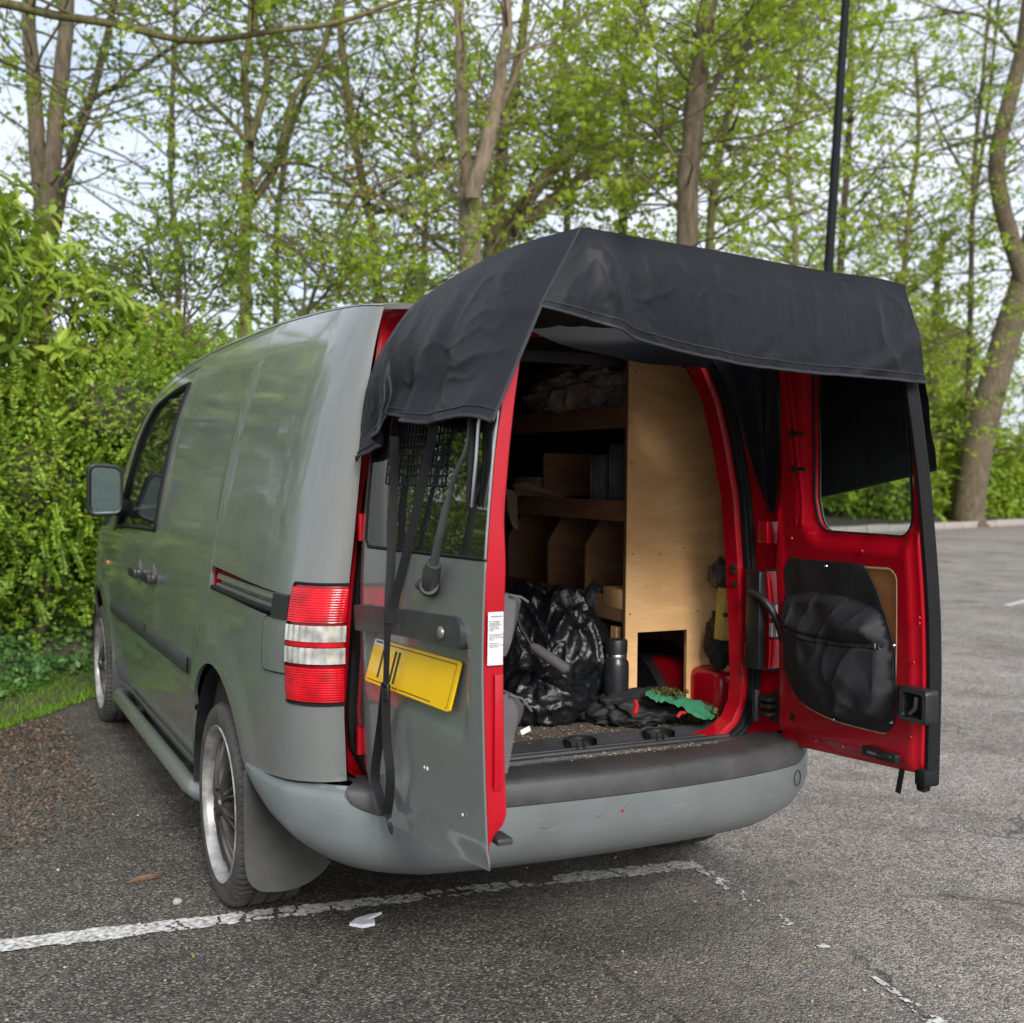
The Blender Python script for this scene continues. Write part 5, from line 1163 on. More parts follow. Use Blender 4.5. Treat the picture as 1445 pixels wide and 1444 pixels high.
gpts = [[(910, 985), (912, 978), (925, 976)], [(925, 992), (932, 981), (945, 980)], [(935, 994), (948, 984), (962, 983)], [(955, 998), (965, 989), (978, 990)], [(968, 1006), (980, 997), (992, 994)], [(985, 1016), (996, 1008), (1005, 1000)], [(1003, 1019), (1008, 1014), (1010, 1008)]]
for i, r in enumerate(gpts): rows.append([tuple(crv([on_y(a, b, .31-.012*i+.07*k) for k, (a, b) in enumerate(r)], t/6)) for t in range(7)])
rr2 = []
for k in range(37): rr2.append([tuple(crv([r[j] for r in rows], k/36)+np.array([0, 0, .010*fbm(k*.25, j*.5, 3, 2)+.006])) for j in range(7)])
gcl.loft(rr2); tag(gcl.build('gardening_cloth', 'green_cloth', None), 'bright green cloth lying over the black jacket by the red wheel housing', 'cloth')
# clothing on the top shelf
crumple('work_coat', (.475, 1.03, 1.66), (.10, .34, .098), 'brown_cloth', 'crumpled brown work coat stuffed on the top shelf under the cover', 'coat', 2., .14, 3.4, 6, 1.54, None, .34)
# packages on the middle shelf
for k, (y, h, lab) in enumerate(((.62, .235, 'dark ribbed package on the middle shelf, next to the plywood end panel'), (.75, .20, 'second dark package on the middle shelf, deeper inside the van'))):
    mb = MB(); mb.box((.45, y, 1.232+h/2), (.11, .105, h)); 
    for j in range(6): mb.box((.393, y-.04+.016*j, 1.232+h/2), (.006, .006, h*.96))
    tag(mb.build('package', 'packaging', None, bevel=.003), lab, 'package')
cb = empty('cardboard_box', (.42, 1.28, 1.23), 'torn cardboard box with drooping flaps on the middle shelf', 'box')
c0 = [on_y(a, b, y) for a, b, y in ((718, 712, 1.30), (722, 684, 1.30), (742, 680, 1.24), (798, 703, 1.05), (760, 706, 1.10))]
def slab(pts, t, name, m, par):
    mbx = MB(); n = len(pts); pts = [Vector(p) for p in pts]; nn = (pts[1]-pts[0]).cross(pts[2]-pts[0]).normalized()*t
    mbx.add(pts+[p+nn for p in pts], [tuple(range(n)), tuple(reversed(range(n, 2*n)))]+[(i, (i+1) % n, n+(i+1) % n, n+i) for i in range(n)]); return mbx.build(name, m, par, smooth=False)
slab([on_y(722, 684, 1.28), on_y(742, 680, 1.22), on_y(798, 702, 1.02), on_y(760, 700, 1.06), on_y(730, 700, 1.2)], .004, 'flap', 'card', cb)
slab([on_y(714, 690, 1.28), on_y(728, 694, 1.24), on_y(730, 748, 1.22), on_y(722, 742, 1.24), on_y(716, 720, 1.27)], .004, 'flap', 'card', cb)
mb = MB(); mb.box((.48, 1.32, 1.29), (.16, .2, .12)); mb.build('box_body', 'card', cb, bevel=.003)
crumple('blue_rag', tuple(Vector(on_y(838, 852, .76))), (.035, .05, .06), 'packaging', 'dark blue rag hanging at the lowest shelf beside the tray', 'rag', 4., .3, 3, 4, None, None, .3)
lv0, lv1 = Vector(on_y(1023, 830, .36)), Vector(on_y(1017, 903, .36)); lvl = empty('spirit_level', tuple(lv1), 'worn yellow spirit level standing between the plywood and the door frame', 'level')
mb = MB(); dd = (lv1-lv0); mb.box((lv0+lv1)/2, (.026, .05, dd.length), Vector((0, 0, 1)).rotation_difference(dd).to_matrix()); mb.build('level_body', 'yellow_tool', lvl, bevel=.003)
mb = MB(); mb.tube([lv0+Vector((-.015, 0, -.03)), lv0+Vector((.012, 0, -.03))], .008, 8); mb.tube([(lv0+lv1)/2+Vector((-.015, -.024, 0)), (lv0+lv1)/2+Vector((.012, -.024, 0))], .008, 8); mb.build('vial', 'black_plastic', lvl)
q = Vector(on_y(1014, 905, .42)); crumple('tool_bag', tuple(q), (.028, .06, .08), 'black_cloth', 'narrow black tool bag wedged under the yellow level', 'bag', 7., .3, 3, 5, None, None, .3)
q = Vector(on_y(1018, 812, .42)); crumple('cable_bundle', tuple(q), (.03, .05, .045), 'packaging', 'dark bundle of wrapped cable above the yellow level', 'cable', 9., .3, 3.4, 4, None, None, .35)
# headlining edge glimpsed under the cover
mb = MB(); mb.box((.10, .70, 1.755), (1.0, .03, .04)); mb.build('roof_bow', 'bag_grey', van, bevel=.006)
# sawdust and crumbs on floor and sill
def scatter_flat(name, P, size, m, par=None, tilt=.5):
    k = len(P); a = RNG.uniform(0, 6.28, k); L_ = RNG.uniform(.5, 1., k)*size; w_ = L_*RNG.uniform(.25, .7, k); dx = np.stack([np.cos(a), np.sin(a), RNG.normal(0, tilt*.3, k)], 1)*L_[:, None]; dy = np.stack([-np.sin(a), np.cos(a), RNG.normal(0, tilt*.3, k)], 1)*w_[:, None]
    up = np.array([0, 0, 1])*size*.18
    V = np.stack([P-dx, P-dy*.9+up, P+dx, P+dy+up*.6], 1).reshape(-1, 3); F = np.arange(4*k).reshape(-1, 4); o = np_mesh(name, V, F, m, par); o['kind'] = 'stuff'; return o
k = 1500; P = np.stack([RNG.uniform(-.55, .5, k), .30+RNG.beta(1.2, 2.2, k)*.5, np.full(k, .557)], 1); P2 = np.stack([RNG.uniform(-.5, .58, 500), RNG.uniform(.12, .24, 500), np.full(500, .541)], 1)
k3 = 260; t = RNG.beta(2, 2, k3); P3 = np.stack([-.15+.62*t, .095+RNG.normal(0, .012, k3), np.full(k3, .556)], 1)
tag(scatter_flat('sawdust', np.concatenate([P, P2, P3]), .0055, 'sawdust'), 'pale sawdust and seed husks strewn over the van floor and sill', 'sawdust')
mc = Vector(onz(1010, 1013, .57)); P = np.array(mc)[None]+RNG.normal(0, 1, (420, 3))*np.array([.055, .03, .008])+np.array([0, .02, .012]); mc2 = Vector(on_y(942, 978, .36)); P2 = np.array(mc2)[None]+RNG.normal(0, 1, (160, 3))*np.array([.02, .02, .007])
tag(scatter_flat('dried_moss', np.concatenate([P, P2]), .012, 'moss_clump', tilt=3.), 'dried brown moss and clippings by the red wheel housing', 'moss')
# ================================================================== GROUND
def kset(o, kind, label=None, cat=None, group=None): return tag(o, label, cat, group, kind)
mb = MB()
mb.loft([[(x, y, 0) for x in np.linspace(-150, 150, 25)] for y in np.linspace(-150, 150, 25)]); kset(mb.build('ground', 'asphalt', None, smooth=False), 'structure')
def ragged_line(name, a, b, w, breaks, seed, cell=.0085, th=.004):
    """worn thermoplastic line: a crust of small cells, flaked away where noise eats it, with ragged edges and cracks"""
    a = np.array(a, float); b = np.array(b, float); d = b-a; Ln = np.linalg.norm(d); d /= Ln; n = np.array([-d[1], d[0]]); mbx = MB(); ni = int(Ln/cell); nj = int(w/cell)+3
    idx = {}
    def vert(i, j):
        if (i, j) not in idx:
            s = i*cell+.5*cell*nz(i*.9, j*.9, seed); t = (j-nj/2)*cell+.5*cell*nz(j*.9, i*.9, seed+7); q = a+d*s+n*t; idx[(i, j)] = len(mbx.v); mbx.v.append((q[0], q[1], th+.0012*nz(i*.6, j*.6, seed+3)))
        return idx[(i, j)]
    for i in range(ni):
        c = float(np.interp(i/ni, *zip(*breaks)))
        for j in range(nj):
            e = abs(j+.5-nj/2)*cell/(w/2); v = .55*nz(i*.055, j*.16, seed)+.5*nz(i*.19, j*.22, seed+5)+.35*nz(i*.5, j*.5, seed+9); crack = abs(nz(i*.075, j*.075, seed+13)) < .035
            lim = 1.25*c-.55+.0
            if v < lim-max(0, e-.72)*1.9 and not (crack and c < .97): mbx.f.append((vert(i, j), vert(i+1, j), vert(i+1, j+1), vert(i, j+1)))
    o = mbx.build(name, 'worn_line', None, smooth=False, recalc=False); return kset(o, 'structure')
ragged_line('bay_marking', (-1.95, .835), (.72, .575), .085, [(0, 1.0), (.30, 1.0), (.42, .88), (.50, .72), (.56, .75), (.63, .5), (.70, .55), (.74, .45), (.80, .5), (.84, .85), (.97, .95), (1, .7)], 3)
ragged_line('bay_marking', (.70, .55), (.50, -1.25), .06, [(0, .5), (.1, .30), (.3, .22), (.5, .25), (.58, .4), (.68, .5), (.8, .3), (1, .2)], 5)
ragged_line('bay_marking', (8.55, 6.2), (10.6, 7.2), .10, [(0, .8), (.5, .9), (1, .8)], 9)
# verge on the left and ahead: soil bank, grass strip
VE = [(-16, -3), (-9, 0.2), (-5.2, 1.4), (-3.0, 2.35), (-1.95, 3.2), (-1.383, 3.86), (-.87, 4.58), (-.45, 5.05), (.6, 5.3), (3, 5.6), (5.5, 7.2), (9, 11.5), (14.3, 17.6)]
def vh(d): return .03+.10*sm(0, .5, d)+.35*sm(.4, 3.5, d)+.5*sm(3, 9, d)
vp = np.array(resample(VE, .25, False)); t_ = np.gradient(vp, axis=0); t_ /= np.linalg.norm(t_, axis=1)[:, None]; vn = np.stack([-t_[:, 1], t_[:, 0]], 1)
for _ in range(30): vn[1:-1] = .25*vn[:-2]+.5*vn[1:-1]+.25*vn[2:]
rows = []
for d in (0, .03, .1, .25, .5, .8, 1.2, 1.8, 2.5, 3.5, 5, 8, 14, 30):
    rows.append([(p[0]+n[0]*d, p[1]+n[1]*d, (-.02 if d == 0 else vh(d)*(1)+.03*fbm(p[0]*2+d, p[1]*2, d, 3)*min(1, d*4))) for p, n in zip(vp, vn)])
kset(MB().loft(rows).build('verge', 'soil', None), 'structure')
# the far kerb of the car park and the bank behind it
K0, K1 = np.array([14.0, 18.0]), np.array([33.0, 23.6]); kd = (K1-K0); KL = np.linalg.norm(kd); kd /= KL; kn = np.array([-kd[1], kd[0]])
kr = empty('kerb', (20, 20, 0), 'low concrete kerb along the far edge of the car park', 'kerb')
nst = int(KL/.95)
for i in range(nst):
    c = K0+kd*(i+.5)*.95; mbx = MB(); mbx.box((c[0]+RNG.normal(0, .01), c[1]+RNG.normal(0, .01), .075+RNG.normal(0, .006)), (.93, .14, .19), Matrix.Rotation(math.atan2(kd[1], kd[0])+RNG.normal(0, .012), 3, 'Z')); mbx.build('kerb_stone', 'kerb_concrete', kr, bevel=.015)
mbx = MB(); mbx.loft([[(K0[0]+kd[0]*s+kn[0]*d, K0[1]+kd[1]*s+kn[1]*d, z+.05*fbm(s*.6, d, 3, 3)) for s in np.linspace(-2, KL+30, 40)] for d, z in ((.05, .12), (.6, .16), (2, .35), (6, .9), (20, 1.6))]); kset(mbx.build('bank', 'soil', None), 'structure')

# ================================================================== FOLIAGE
def leaves(P, D, Nn, Ln, Wd, fold_=.18):
    """P base points, D directions, Nn approximate normals: folded diamond leaves, 4 verts and 2 triangles each"""
    D = D/np.linalg.norm(D, axis=1)[:, None]; S_ = np.cross(D, Nn); S_ /= np.linalg.norm(S_, axis=1)[:, None]+1e-9; U_ = np.cross(S_, D)
    m = P+D*(Ln*.45)[:, None]; w_ = (Wd*.5)[:, None]; u = U_*(Wd*fold_)[:, None]
    V = np.stack([P, m+S_*w_+u, P+D*Ln[:, None]-U_*(Ln*.10)[:, None], m-S_*w_+u], 1).reshape(-1, 3)
    i = np.arange(len(P))*4; F = np.stack([np.stack([i, i+1, i+2], 1), np.stack([i, i+2, i+3], 1)], 1).reshape(-1, 3); return V, F
def rnd_unit(k, zb=0.):
    v = RNG.normal(0, 1, (k, 3)); v[:, 2] += zb; return v/np.linalg.norm(v, axis=1)[:, None]
LABELS = set()
def grow_tree(name, lab, polys, depth, bark, leafm, nbr, blen, leafn, lsize, spread=1., group=None, lean=0, cov=None, droop=.25, twigs=True, zmin=1.6, ground=True):
    """polys: list of (pixel polyline, width at start, width at end) surveyed at the given depth; branches and leaves grow from them"""
    limbs = []
    for k, (pp, w0, w1) in enumerate(polys):
        dd = depth+(0 if k == 0 else RNG.normal(0, .15)); dofs = RNG.normal(0, .5)
        pts = [np.array(at(px, py, dd+(dofs*j/len(pp) if k else 0))) for j, (px, py) in enumerate(pp)]
        rr = np.linspace(w0, w1, len(pts))*.5*dd/FPX
        if k == 0 and ground:
            b = pts[0].copy(); g = b.copy(); g[2] = -.1; pts = [g, g*.5+b*.5]+pts; rr = np.concatenate([[rr[0]*1.35, rr[0]*1.1], rr])
        if pp[-1][1] < 25 and len(pts) > 1:                 # the stem goes on above the picture and tapers out
            dv = pts[-1]-pts[-2]; dv = dv/np.linalg.norm(dv); L0 = rr[-1]*55; rr = np.concatenate([rr, [rr[-1]*.6, .006]]); pts = pts+[pts[-1]+dv*L0*.5, pts[-1]+dv*L0+np.array([.2, .1, .3])]
        n = max(8, len(pts)*5); q = [crv([tuple(p) for p in pts], i/n) for i in range(n+1)]; r2 = np.interp(np.linspace(0, 1, n+1), np.linspace(0, 1, len(rr)), rr)
        q = [p+np.array([nz(i*.35, k, depth)*.5, nz(k, i*.35, depth+9)*.5, 0])*min(r2[i]*1.2, .06) for i, p in enumerate(q)]
        limbs.append((q, r2))
    base = limbs[0][0][0]; root = empty(name, tuple(base), lab, 'tree', group)
    mb = MB()
    for q, r2 in limbs[:1]: mb.tube(q, r2, 12)
    mb.build('trunk', bark, root, sharp=80)
    for q, r2 in limbs[1:]:
        m2 = MB(); m2.tube(q, r2, 9); m2.build('limb', bark, root, sharp=80)
    # branches
    tw = MB(); LP = []; LD = []
    starts = []
    wts = np.array([len(q)*1. for q, _ in limbs]); wts /= wts.sum()
    for b in range(nbr):
        li = RNG.choice(len(limbs), p=wts); q, r2 = limbs[li]; i = RNG.integers(2, len(q)-1); p = np.array(q[i])
        if p[2] < zmin: continue
        a = RNG.uniform(0, 6.283); d = np.array([math.cos(a), math.sin(a), RNG.uniform(-.1, .75)]); d /= np.linalg.norm(d); l = blen*RNG.uniform(.45, 1.25); r0 = min(r2[i]*.5, .006+l*.0055); pts = [p]; n = 7
        for s in range(n):
            d = d+RNG.normal(0, .16, 3)+np.array([0, 0, -droop*.13*s/n+.04]); d /= np.linalg.norm(d); pts.append(pts[-1]+d*l/n)
        tw.tube(pts, np.linspace(r0, .0035, n+1), 5, False)
        for c in range(5):
            j = RNG.integers(2, n+1); d2 = (pts[j]-pts[j-1]); d2 = d2/np.linalg.norm(d2)+RNG.normal(0, .65, 3)*np.array([1, 1, .6]); d2 /= np.linalg.norm(d2); l2 = l*RNG.uniform(.2, .45); pp = [pts[j]]
            for s in range(4): d2 = d2+RNG.normal(0, .2, 3)+np.array([0, 0, -droop*.1]); d2 /= np.linalg.norm(d2); pp.append(pp[-1]+d2*l2/4)
            tw.tube(pp, np.linspace(.006, .002, 5), 3, False)
            for s in range(1, 5):
                k = int(RNG.poisson(leafn*2.0)) if RNG.random() < .55 else 0
                if k == 0: continue
                cpt = pp[s]; LP.append(cpt+RNG.normal(0, lsize*.75, (k, 3))*np.array([1, 1, .6])); LD.append(np.tile(d2, (k, 1)))
    tw.build('branches', bark, root, sharp=80)['kind'] = 'stuff'
    if LP:
        P = np.concatenate(LP); D = np.concatenate(LD)+RNG.normal(0, .9, (len(P), 3)); D[:, 2] -= .25; k = len(P); Ln = lsize*RNG.uniform(.45, 1.3, k); Nn = rnd_unit(k, 1.1)
        V, F = leaves(P, D, Nn, Ln, Ln*RNG.uniform(.6, .95, k)); o = np_mesh('crown', V, F, leafm, root); o['kind'] = 'stuff'
    return root
T = grow_tree
T('twin_tree', 'twin-stemmed tree with two straight brown trunks rising from the laurel at upper left', [([(60, 560), (60, 440), (60, 330), (52, 200), (45, 100), (38, -60)], 30, 18), ([(63, 345), (78, 180), (90, 60), (99, -60)], 26, 21)], 14., 'bark_brown', 'tree_leaf_dark', 46, 2.2, 1.23, .085)
T('leaning_tree', 'slim dark tree leaning right between the twin trunks and the multi-stem tree', [([(62, 420), (82, 300), (102, 215), (132, 125), (152, 45), (168, -40)], 15, 9), ([(130, 140), (180, 110), (240, 68), (275, 50)], 8, 5)], 15.5, 'bark_dark', 'tree_leaf_dark', 41, 2., 1.63, .085)
T('overhanging_tree', 'tree beyond the left edge with one long mossy bough across the upper left', [([(-190, 620), (-180, 380), (-160, 160), (-150, -60)], 44, 34), ([(-158, 60), (-80, 0), (0, 4), (80, 22), (160, 34), (270, 57), (400, 42), (480, 31), (560, 2)], 17, 6), ([(-165, 240), (-60, 60), (0, 85), (60, 115), (145, 180)], 9, 3)], 11., 'bark_mossy', 'tree_leaf', 37, 1.7, 2.9, .075)
T('multi_stem_tree', 'mossy tree forking into several slim upright stems above the van cab', [([(345, 520), (345, 380), (347, 290), (352, 200)], 20, 14), ([(352, 204), (345, 120), (350, 60), (358, -40)], 11, 8), ([(352, 200), (372, 140), (376, 90), (362, 40), (360, -40)], 11, 7), ([(347, 200), (320, 168), (270, 120), (215, 60), (180, 10)], 8, 4), ([(349, 300), (392, 225), (410, 150), (450, 80), (470, 20)], 13, 7), ([(352, 270), (380, 238), (430, 232), (500, 262)], 8, 4)], 15., 'bark_mossy', 'tree_leaf_dark', 79, 2.1, 1.63, .085)
T('slender_tree', 'thin pale-stemmed tree standing just right of the multi-stem tree', [([(388, 460), (392, 300), (408, 190), (438, 110), (470, 30), (478, -30)], 9, 6)], 18., 'bark_dark', 'tree_leaf', 57, 2.3, 1.63, .085)
T('straight_tree', 'narrow mossy tree with a curved side branch left of the pale forked trunk', [([(533, 520), (531, 400), (528, 350), (515, 275), (500, 200), (490, 130), (482, 60), (480, -40)], 15, 10), ([(528, 300), (560, 300), (600, 330), (650, 380)], 8, 5), ([(520, 283), (600, 240), (700, 212)], 5, 2)], 16., 'bark_mossy', 'tree_leaf_dark', 85, 2.2, 1.56, .085)
T('forked_tree', 'pale smooth tree with a knotted fork directly above the left end of the cover', [([(664, 480), (663, 390), (663, 330), (662, 268)], 33, 31), ([(660, 280), (654, 200), (650, 100), (648, -40)], 22, 13), ([(666, 280), (690, 190), (706, 100), (713, 60), (718, -40)], 24, 13), ([(655, 285), (640, 250), (620, 232)], 8, 3), ([(690, 190), (730, 100), (760, 20)], 8, 4)], 14., 'bark_pale', 'tree_leaf', 68, 2.1, 1.63, .085)
T('spreading_tree', 'dark mossy tree with thick boughs fanning out to the right behind the pale fork', [([(698, 480), (698, 390), (702, 330), (708, 300)], 40, 36), ([(700, 320), (708, 220), (716, 150), (738, 50), (745, -30)], 22, 10), ([(712, 318), (760, 262), (800, 215), (838, 168), (870, 100)], 24, 9), ([(722, 328), (790, 276), (835, 240), (885, 208)], 24, 8)], 16., 'bark_mossy', 'tree_leaf', 98, 2.3, 2.71, .09)
T('tall_tree', 'stout straight brown tree rising behind the middle of the cover', [([(966, 480), (968, 360), (972, 240), (982, 130), (992, 60), (1010, -60)], 33, 25), ([(978, 180), (1020, 100), (1060, 50), (1080, -10)], 9, 5), ([(972, 260), (930, 190), (890, 160)], 7, 3)], 14., 'bark_brown', 'tree_leaf', 98, 2.1, 3.34, .09)
T('companion_tree', 'slim tree standing close to the right of the stout straight trunk', [([(996, 470), (1002, 320), (1014, 220), (1040, 110), (1062, 20), (1072, -40)], 13, 8)], 17., 'bark_mossy', 'tree_leaf', 85, 2.3, 3.34, .09)
T('crooked_tree', 'dark crooked tree forking low between the spreading tree and the stout trunk', [([(876, 470), (878, 340), (880, 270), (892, 200), (880, 120), (905, 30), (912, -40)], 15, 8), ([(880, 300), (905, 250), (925, 190), (960, 150)], 10, 5)], 18.5, 'bark_dark', 'tree_leaf', 98, 2.5, 3.34, .09)
T('leafy_tree', 'bright leafy young tree immediately left of the black lamp post', [([(1118, 470), (1122, 330), (1110, 220), (1130, 110), (1120, -40)], 9, 6)], 29., 'bark_mossy', 'tree_leaf', 124, 4.08, 4.19, 0.121)
T('sapling_tree', 'thin leafy tree immediately right of the black lamp post', [([(1268, 560), (1275, 390), (1284, 290), (1296, 180), (1290, 60)], 10, 5)], 33., 'bark_mossy', 'tree_leaf', 111, 4.25, 3.41, 0.126)
T('bare_tree', 'almost bare tree with paired thin grey stems near the right edge', [([(1364, 640), (1368, 470), (1374, 250), (1388, 90), (1400, -40)], 9, 5), ([(1372, 300), (1394, 150), (1412, -40)], 7, 4), ([(1368, 260), (1330, 190), (1300, 120)], 5, 2)], 35., 'bark_brown', 'tree_leaf_rust', 79, 4.5, 0.62, 0.091)
T('large_tree', 'thick leaning tree by the kerb near the right edge of the car park', [([(1366, 722), (1382, 620), (1410, 510), (1440, 410), (1464, 320), (1480, 200), (1492, 80), (1500, -60)], 44, 32), ([(1446, 400), (1424, 330), (1406, 250), (1414, 180), (1440, 80), (1458, -40)], 26, 20), ([(1440, 80), (1400, 30), (1340, 15)], 7, 3)], 33., 'bark_brown', 'tree_leaf', 93, 4., 1.4, .10)
T('feathery_tree', 'finely branched tree with reddish buds behind the cab roofline', [([(420, 500), (440, 420), (470, 340), (500, 280), (560, 250)], 7, 3), ([(450, 390), (400, 340), (350, 320)], 5, 2)], 11.5, 'bark_dark', 'tree_leaf_rust', 31, 1.2, 1.23, .05, zmin=1.9)
T('background_tree', 'far leafy tree filling the gap behind the crooked tree', [([(800, 480), (800, 300), (790, 150), (800, -40)], 12, 6)], 22., 'bark_dark', 'tree_leaf', 157, 3.4, 2.33, .10)
T('screen_tree', 'far light green tree behind the lamp post', [([(1180, 480), (1190, 300), (1200, 150), (1200, -40)], 12, 6)], 34., 'bark_dark', 'tree_leaf', 170, 5.4, 2.92, 0.14)
T('hazy_tree', 'far pale tree behind the multi-stem tree and the slender tree', [([(250, 520), (250, 380), (240, 230), (250, -40)], 10, 6)], 21., 'bark_dark', 'tree_leaf_dark', 79, 3.0, 1.12, .09)
T('backing_tree', 'far light tree behind the narrow mossy tree and the fork', [([(590, 480), (600, 300), (580, 150), (600, -40)], 10, 6)], 22., 'bark_dark', 'tree_leaf', 124, 3.2, 1.34, .10)
T('corner_tree', 'far leafy tree low behind the thin stems at the right', [([(1310, 640), (1320, 430), (1330, 330)], 12, 8)], 36., 'bark_mossy', 'tree_leaf', 131, 3.38, 2.92, 0.143)

T('understory_tree', 'low bushy young tree behind the hedge, just left of the multi-stem tree', [([(255, 560), (258, 470), (262, 400), (250, 330)], 6, 3), ([(258, 470), (220, 410), (200, 350)], 4, 2), ([(258, 460), (300, 410), (330, 350)], 4, 2)], 10.5, 'bark_dark', 'tree_leaf_dark', 55, 1.0, 3, .06, zmin=2.0)
T('understory_tree', 'low bushy young tree behind the van roof, right of the multi-stem tree', [([(420, 520), (425, 450), (430, 400), (420, 340)], 6, 3), ([(425, 450), (470, 400), (500, 350)], 4, 2), ([(425, 450), (395, 400), (375, 350)], 4, 2)], 11., 'bark_dark', 'tree_leaf', 50, 1.0, 3, .055, zmin=2.2)
T('understory_tree', 'low bushy young tree behind the van roof, beside the left end of the cover', [([(560, 520), (562, 450), (575, 390), (590, 330)], 6, 3), ([(562, 450), (530, 400), (520, 350)], 4, 2)], 12.5, 'bark_dark', 'tree_leaf', 45, 1.1, 3, .06, zmin=2.4)
# ---- hedge, laurel, shrubs
def blob_points(blobs, k, lo=.72):
    out = []; nr_ = []
    vol = np.array([b[1][0]*b[1][1]+b[1][1]*b[1][2]+b[1][0]*b[1][2] for b in blobs]); vol /= vol.sum()
    for b, f in zip(blobs, vol):
        n = int(k*f); u = rnd_unit(n); r = RNG.uniform(lo, 1.05, n)**1.; P = u*r[:, None]*np.array(b[1])+np.array(b[0]); out.append(P); nr_.append(u)
    return np.concatenate(out), np.concatenate(nr_)
def cull(P, N_, zmin=.02):
    """keep what the photograph's side of the plant shows, with a margin for a step to either side"""
    v = CAM[None]-P; v /= np.linalg.norm(v, axis=1)[:, None]; return ((N_*v).sum(1) > -.45) & (P[:, 2] > zmin)
def hedge(name, lab, blobs, nsp, nfill, m, lsz, cat='hedge', spray=.42, part='foliage', cl=True):
    root = empty(name, (float(np.mean([b[0][0] for b in blobs])), float(np.mean([b[0][1] for b in blobs])), 0), lab, cat)
    P, Nn = blob_points(blobs, nfill, .62); ok = cull(P, Nn) if cl else P[:, 2] > 0; P, Nn = P[ok], Nn[ok]; k = len(P)
    D = Nn*.6+RNG.normal(0, .6, (k, 3))+np.array([0, 0, .15]); Ln = lsz*RNG.uniform(.7, 1.4, k); V1, F1 = leaves(P, D, Nn+RNG.normal(0, .5, (k, 3))+np.array([0, 0, .6]), Ln, Ln*RNG.uniform(.5, .75, k))
    # arching sprays with paired leaves
    B, Bn = blob_points(blobs, nsp, .90); ok = cull(B, Bn) if cl else B[:, 2] > 0; B, Bn = B[ok], Bn[ok]; ns = len(B); d = Bn*.8+RNG.normal(0, .45, (ns, 3))+np.array([0, 0, .25]); d /= np.linalg.norm(d, axis=1)[:, None]
    L_ = spray*RNG.uniform(.4, 1.2, ns); LP, LDr, LN = [], [], []; p = B.copy(); steps = 15; tw = MB(); side = np.cross(d, np.array([0, 0, 1.])); side /= np.linalg.norm(side, axis=1)[:, None]+1e-9
    track = [p.copy()]
    for s in range(steps):
        p = p+d*(L_/steps)[:, None]; d = d+np.array([0, 0, -.042])+RNG.normal(0, .03, (ns, 3)); d /= np.linalg.norm(d, axis=1)[:, None]; track.append(p.copy())
        for sg in (-1, 1):
            LP.append(p.copy()); LDr.append(side*sg+d*.5+RNG.normal(0, .18, (ns, 3))); LN.append(np.cross(side, d)*-1+RNG.normal(0, .25, (ns, 3))+np.array([0, 0, .5]))
    P2, D2, N2 = np.concatenate(LP), np.concatenate(LDr), np.concatenate(LN); k = len(P2); Ln = lsz*RNG.uniform(.7, 1.15, k); V2, F2 = leaves(P2, D2, N2, Ln, Ln*.62)
    o = np_mesh(part, np.concatenate([V1, V2]), np.concatenate([F1, F2+len(V1)]), m, root); o['kind'] = 'stuff'
    st = MB()
    for i in range(0, ns, max(1, ns//260)): st.tube([track[s][i] for s in (0, 5, 10, 15)], [.004, .003, .0025, .0015], 3, False)
    for b in blobs: st.tube([(b[0][0], b[0][1], -.05), (b[0][0]+.1, b[0][1], b[0][2]*.6), (b[0][0], b[0][1]+.1, b[0][2]+b[1][2]*.5)], [.04, .03, .012], 6, False)
    st.build('stems', 'bark_dark', root)['kind'] = 'stuff'
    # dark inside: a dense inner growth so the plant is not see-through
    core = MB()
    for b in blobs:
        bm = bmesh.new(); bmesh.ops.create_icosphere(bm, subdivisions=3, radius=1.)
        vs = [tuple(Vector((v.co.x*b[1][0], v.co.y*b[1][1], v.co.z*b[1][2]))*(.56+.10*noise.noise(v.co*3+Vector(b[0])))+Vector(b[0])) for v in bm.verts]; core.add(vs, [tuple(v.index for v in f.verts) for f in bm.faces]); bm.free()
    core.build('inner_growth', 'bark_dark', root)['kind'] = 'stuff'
    return root
hb = []
for x, y, z, rx_, ry_, rz_ in ((-4.4, 4.9, .9, 1.1, .9, 1.0), (-3.3, 5.6, 1.0, 1.0, .9, 1.05), (-2.3, 6.3, 1.05, .95, .9, 1.1), (-1.4, 6.9, 1.05, .9, .85, 1.15), (-.5, 7.2, 1.1, .9, .8, 1.2), (.4, 7.3, 1.2, .9, .8, 1.2), (1.3, 7.5, 1.2, .9, .8, 1.15), (-.2, 6.75, 1.25, .7, .55, .9), (-1.1, 6.5, 1.25, .55, .5, .55), (.35, 6.9, 1.55, .6, .5, .7), (-.55, 6.5, 1.75, .6, .5, .45), (.1, 6.7, 1.9, .55, .45, .45), (-1.9, 6.2, .75, .5, .45, .5)):
    hb.append(((x*.97+.0, y-.55, z), (rx_, ry_, rz_)))
hedge('small_leaf_hedge', 'dense light green hedge of tiny leaves in front of the parked van', hb, 3000, 150000, 'hedge_leaf', .036, spray=.34)
